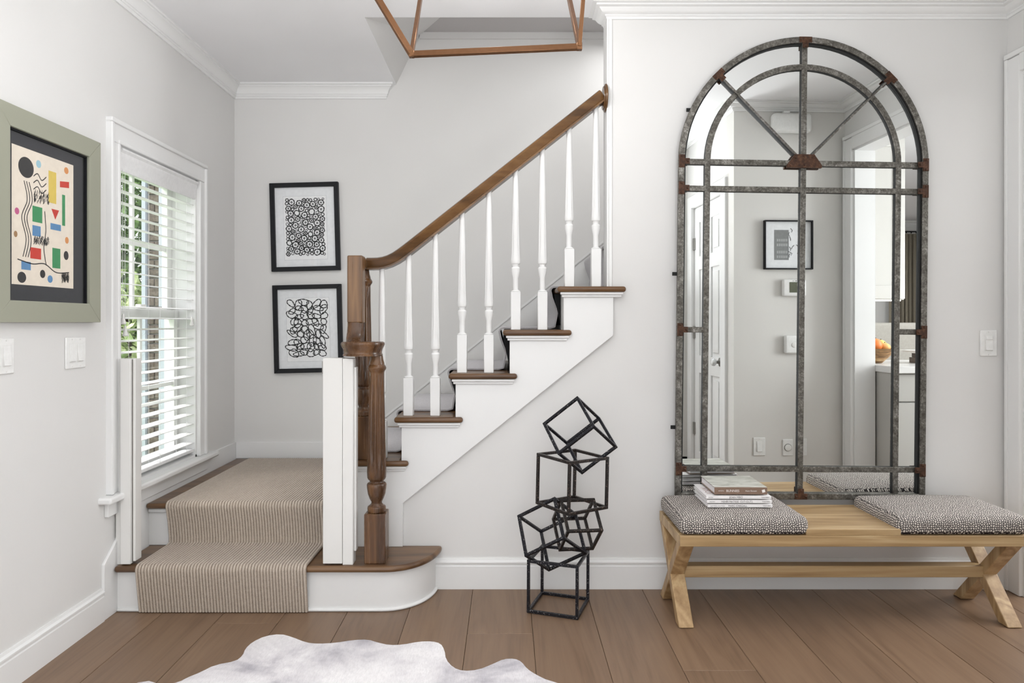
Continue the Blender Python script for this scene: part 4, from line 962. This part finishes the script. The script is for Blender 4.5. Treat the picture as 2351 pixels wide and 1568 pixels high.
plate('wall_switch', 'white wall plate with one wide rocker low on the reflected entry wall', 'light switch', (1.652, YE, .386), RF, .076, .114, (0,))
pl = thing('door_bell_plate', 'white plate with a round dial low on the reflected entry wall', 'wall plate', (1.836, YE, .379), RF)
lpart('plate', MB().box(-.033, .033, -.006, 0, -.052, .052), M['plastic'], pl, bevel=.003)
lpart('dial', MB().lathe([(.022, -.006), (.021, -.012), (.017, -.013)], (0, 0, 0), 24, None, 'y'), M['gatepaint'], pl)
lpart('dial_ring', MB().lathe([(.0245, -.0062), (.0245, -.0066)], (0, 0, 0), 24, None, 'y'), M['print_grey'], pl)
ot = thing('power_outlet', 'white power outlet right of the dial plate on the entry wall', 'outlet', (1.925, YE, .381), RF)
lpart('plate', MB().box(-.035, .035, -.006, 0, -.054, .054), M['plastic'], ot, bevel=.003)
for z in (-.02, .02): lpart('socket', MB().box(-.015, .015, -.0085, -.006, z-.014, z+.014), M['gatepaint'], ot, bevel=.004); 
sl = MB()
for z in (-.02, .02): sl.box(-.007, -.005, -.0088, -.008, z-.004, z+.006).box(.005, .007, -.0088, -.008, z-.004, z+.006)
lpart('slot', sl, M['darkedge'], ot)
ch = thing('door_chime', 'white rounded door chime box under the crown of the entry wall', 'door chime', (1.845, YE, 2.432), RF)
lpart('housing', MB().rbox(-.128, .128, -.06, 0, -.066, .058, .028, 6), M['plastic'], ch)
lpart('hook', MB().box(.01, .05, -.04, 0, .058, .072), M['plastic'], ch, bevel=.002)

# kitchen beyond the cased opening
struct('wall_kitchen', MB().box(2.33, 6.3, -3.3, -3.2, 0, 2.7).box(6.2, 6.3, -3.2, 3.2, 0, 2.7).box(2.33, 6.3, 3.11, 3.2, 0, 2.7).box(2.21, 2.33, -3.3, 1.54, 0, 2.7), M['wall'])
struct('ceiling_kitchen', MB().box(2.33, 6.3, -3.3, 3.2, ZC, 2.70), M['ceiling'])
struct('trim_7', MB().sweep([(2.33, 1.1), (2.33, -3.2), (6.2, -3.2), (6.2, 3.11)], cr, ZC), M['trim'])
ct = thing('base_cabinet', 'pale grey kitchen base cabinet reflected beyond the cased opening', 'cabinet', (2.85, 1.6, 0))
obj('body', MB().box(2.345, 3.55, 1.30, 1.925, .09, .868).box(2.345, 3.55, 1.34, 1.87, 0, .09), M['cabinet'], ct)
for xa, xc in ((2.35, 2.945), (2.955, 3.545)):
    d1 = obj('drawer', MB().box(xa, xc, 1.925, 1.943, .70, .862), M['cabinet'], ct, bevel=.002); d2 = obj('door', MB().box(xa, xc, 1.925, 1.943, .10, .692), M['cabinet'], ct, bevel=.002)
tag(obj('worktop', MB().box(2.335, 3.58, 1.25, 1.965, .868, .91), M['marble'], bevel=.004), 'white marble worktop lying on the reflected base cabinet', 'worktop')
uc = thing('wall_cabinet', 'pale panelled wall cabinet hanging above the reflected worktop', 'cabinet', (2.55, 1.3, 1.325))
obj('body', MB().box(2.34, 2.735, 1.12, 1.44, 1.325, 2.45), M['cabinet'], uc)
obj('door', MB().box(2.345, 2.73, 1.44, 1.452, 1.33, 2.44).box(2.345, 2.42, 1.452, 1.462, 1.33, 2.44).box(2.655, 2.73, 1.452, 1.462, 1.33, 2.44).box(2.42, 2.655, 1.452, 1.462, 1.33, 1.42).box(2.42, 2.655, 1.452, 1.462, 2.35, 2.44), M['cabinet'], uc, bevel=.003)
em = Mat('lamp_strip', (255, 250, 240)); em.b.inputs['Emission Color'].default_value = (1, .97, .9, 1); em.b.inputs['Emission Strength'].default_value = 6
obj('light_strip', MB().box(2.36, 2.72, 1.40, 1.43, 1.317, 1.325), em.m, uc, label='lit lamp strip under the cabinet')
bw = thing('fruit_bowl', 'wide spalted wooden bowl on the reflected marble worktop', 'bowl', (2.44, 1.585, .91))
obj('bowl', MB().lathe([(.045, .91), (.05, .912), (.085, .945), (.115, .985), (.124, 1.004), (.119, 1.005), (.10, .982), (.06, .94), (.01, .93)], (2.44, 1.585, 0), 32), M['bowlwood'], bw)
def fruit(nm, lab, c_, r, mat, sq=1.):
    p = [(max(.001, r*math.sin(PI*i/12)), -r*sq*math.cos(PI*i/12)) for i in range(13)]
    t_ = thing(nm, lab, 'fruit', (c_[0], c_[1], c_[2]-r), None, 'fruit in the wooden bowl')
    obj('flesh', MB().lathe(p, c_, 20), M[mat], t_); obj('stem', MB().tube([(c_[0], c_[1], c_[2]+r*sq*.93), (c_[0]+.002, c_[1], c_[2]+r*sq*.93+.008)], .003, 6), M['brownbox'], t_)
fruit('orange_fruit', 'orange at the left rim of the reflected wooden bowl', (2.425, 1.63, 1.028), .042, 'orange'); fruit('peach_fruit', 'pale peach lying lowest in front in the reflected bowl', (2.492, 1.62, 1.012), .036, 'peach', .8)
fruit('lemon_fruit', 'yellow lemon behind the peach in the reflected bowl', (2.505, 1.555, 1.030), .034, 'lemon', .85); fruit('orange_fruit', 'small orange deepest behind the others in the reflected bowl', (2.415, 1.555, 1.020), .038, 'orange')
bx = thing('storage_box', 'two-tier brown leather box on the far end of the worktop', 'box', (2.79, 1.62, .91))
obj('lower_tier', MB().box(2.70, 2.92, 1.55, 1.70, .91, .945), M['brownbox'], bx, bevel=.002); obj('upper_tier', MB().box(2.71, 2.92, 1.56, 1.69, .946, .975), M['brownbox'], bx, bevel=.002)
tag(obj('serving_tray', MB().box(2.66, 2.95, 1.54, 1.71, .975, .99).box(2.65, 2.96, 1.53, 1.72, .988, .994), M['marble'], bevel=.003), 'white tray lying on the brown leather box', 'tray')
chr_ = thing('dining_chair', 'grey linen dining chair behind the reflected worktop', 'chair', (3.55, .2, 0))
obj('backrest', MB().rbox(3.22, 3.78, .10, .17, .50, 1.17, .03, 5), M['linen'], chr_); obj('seat', MB().rbox(3.22, 3.78, -.38, .12, .40, .50, .03, 5), M['linen'], chr_)
for xx in (3.26, 3.74):
    for yy_ in (-.34, .10): obj('leg', MB().box(xx-.02, xx+.02, yy_-.02, yy_+.02, 0, .41), M['brownbox'], chr_)
cu_ = thing('curtain', 'taupe pleated curtain hanging from a dark rod far in the reflected room', 'curtain', (5.75, -3.1, 0))
n = 90; fr_, bk_ = [], []
for i in range(n+1):
    x = 5.42+.72*i/n; y_ = -3.08+.03*math.sin(i*.9)+.012*math.sin(i*2.3); fr_.append((x, y_)); bk_.append((x, y_-.004))
obj('cloth', MB().prism(fr_+bk_[::-1], .03, 2.37, 'z'), M['curtain'], cu_)
obj('rod', MB().tube([(5.3, -3.08, 2.40), (6.15, -3.08, 2.40)], .009, 10), M['black'], cu_)
for i in range(10): obj('ring', MB().lathe([(.013, -.003), (.016, 0), (.013, .003), (.011, 0)], (5.45+.07*i, -3.08, 2.392), 14, None, 'x'), M['black'], cu_)

# ------------------------------------------------------------------ outside the stair window
tag(obj('lawn', MB().box(-16, XL-.3, -6, 22, -.5, -.3), M['grass'], kind='stuff'), 'green lawn outside the stair window', 'lawn')
tag(obj('driveway', MB().box(-9, -3.3, 5.9, 6.9, -.30, -.285), M['drive']), 'pale concrete path crossing the lawn outside the window', 'path')
hw = thing('house_wing', 'brick house wing with white window frames seen through the blind', 'house', (-2.4, 5.7, -.3))
obj('wall', MB().box(-2.946, -1.5, 5.62, 6.6, -.3, 3.2), M['mortar'], hw)
obj('corner_board', MB().box(-2.975, -2.945, 5.55, 5.70, -.3, 3.2), M['siding'], hw)
b0 = None; ro = 0
z = -.29
while z < 3.15:
    x = -2.952-(.05 if ro % 2 else 0)
    while x < -2.845:
        xa, xc = max(x, -2.952), min(x+.105, -2.835)
        if xc-xa > .02: obj('brick', MB().box(xa, xc, 5.588+random.uniform(0, .006), 5.625, z, z+.066), M['brick'], hw, bevel=.004, seg=1, origin=((xa+xc)/2, 5.6, z))
        x += .112
    z += .0762; ro += 1
for zz0, zz1 in ((.1, 1.25), (1.30, 2.55)):
    f_ = obj('window', MB().box(-2.835, -2.79, 5.55, 5.63, zz0, zz1).box(-2.35, -2.30, 5.55, 5.63, zz0, zz1).box(-2.79, -2.35, 5.55, 5.63, zz0, zz0+.05).box(-2.79, -2.35, 5.55, 5.63, zz1-.05, zz1), M['siding'], hw)
    for xx in (-2.76, -2.66, -2.60, -2.50): 
        o = obj('muntin', MB().box(xx-.012, xx+.012, 5.57, 5.60, zz0+.05, zz1-.05), M['siding'], f_); o.matrix_parent_inverse = Matrix()
    o = obj('pane', MB().box(-2.79, -2.35, 5.605, 5.615, zz0+.05, zz1-.05), M['lightprint'], f_); o.matrix_parent_inverse = Matrix()
obj('panel', MB().box(-2.30, -1.5, 5.56, 5.62, -.3, 3.2), M['siding'], hw)
def tree(nm, lab, x, y, h, r, cz, mat, seed, n=2600):
    t_ = thing(nm, lab, 'tree', (x, y, -.3), None, 'trees outside the stair window'); rg = random.Random(seed)
    obj('trunk', MB().tube([(x, y, -.3), (x+.05, y, h*.4), (x-.03, y+.05, h*.8)], [.12, .09, .04], 8), M['bark'], t_)
    vs, fs = [], []
    for i in range(n):
        u = Vector((rg.gauss(0, 1), rg.gauss(0, 1), rg.gauss(0, 1))).normalized()*r*rg.uniform(.35, 1)**.6
        p = Vector((x+u.x, y+u.y, cz+u.z*(h-cz)/r if u.z > 0 else cz+u.z*cz/r)); s_ = rg.uniform(.05, .11)
        e1 = Vector((rg.gauss(0, 1), rg.gauss(0, 1), rg.gauss(0, 1))).normalized(); e2 = e1.cross(Vector((rg.gauss(0, 1), rg.gauss(0, 1), 1))).normalized()
        b_ = len(vs); vs += [p-e1*s_, p-e2*s_*.5, p+e1*s_, p+e2*s_*.5]; fs.append((b_, b_+1, b_+2, b_+3))
    o = obj('foliage', MB().add(vs, fs), mat, t_, smooth=False, kind='stuff')
tree('leafy_tree', 'dense green tree nearest the house corner outside the window', -5.15, 9.8, 4.8, 1.4, 1.9, M['leaf'], 1, 9000)
tree('leafy_tree', 'tall green tree standing furthest back outside the window', -7.4, 12.5, 6.5, 2.2, 2.4, M['leaf'], 2, 6000)
tree('pale_shrub', 'pale flowering shrub low in front of the trees outside', -4.35, 7.7, 1.75, .62, .75, M['leaf2'], 3, 1800)
tree('leafy_tree', 'round green tree leftmost outside the window', -7.9, 8.2, 4.2, 1.3, 1.6, M['leaf'], 4, 6000)
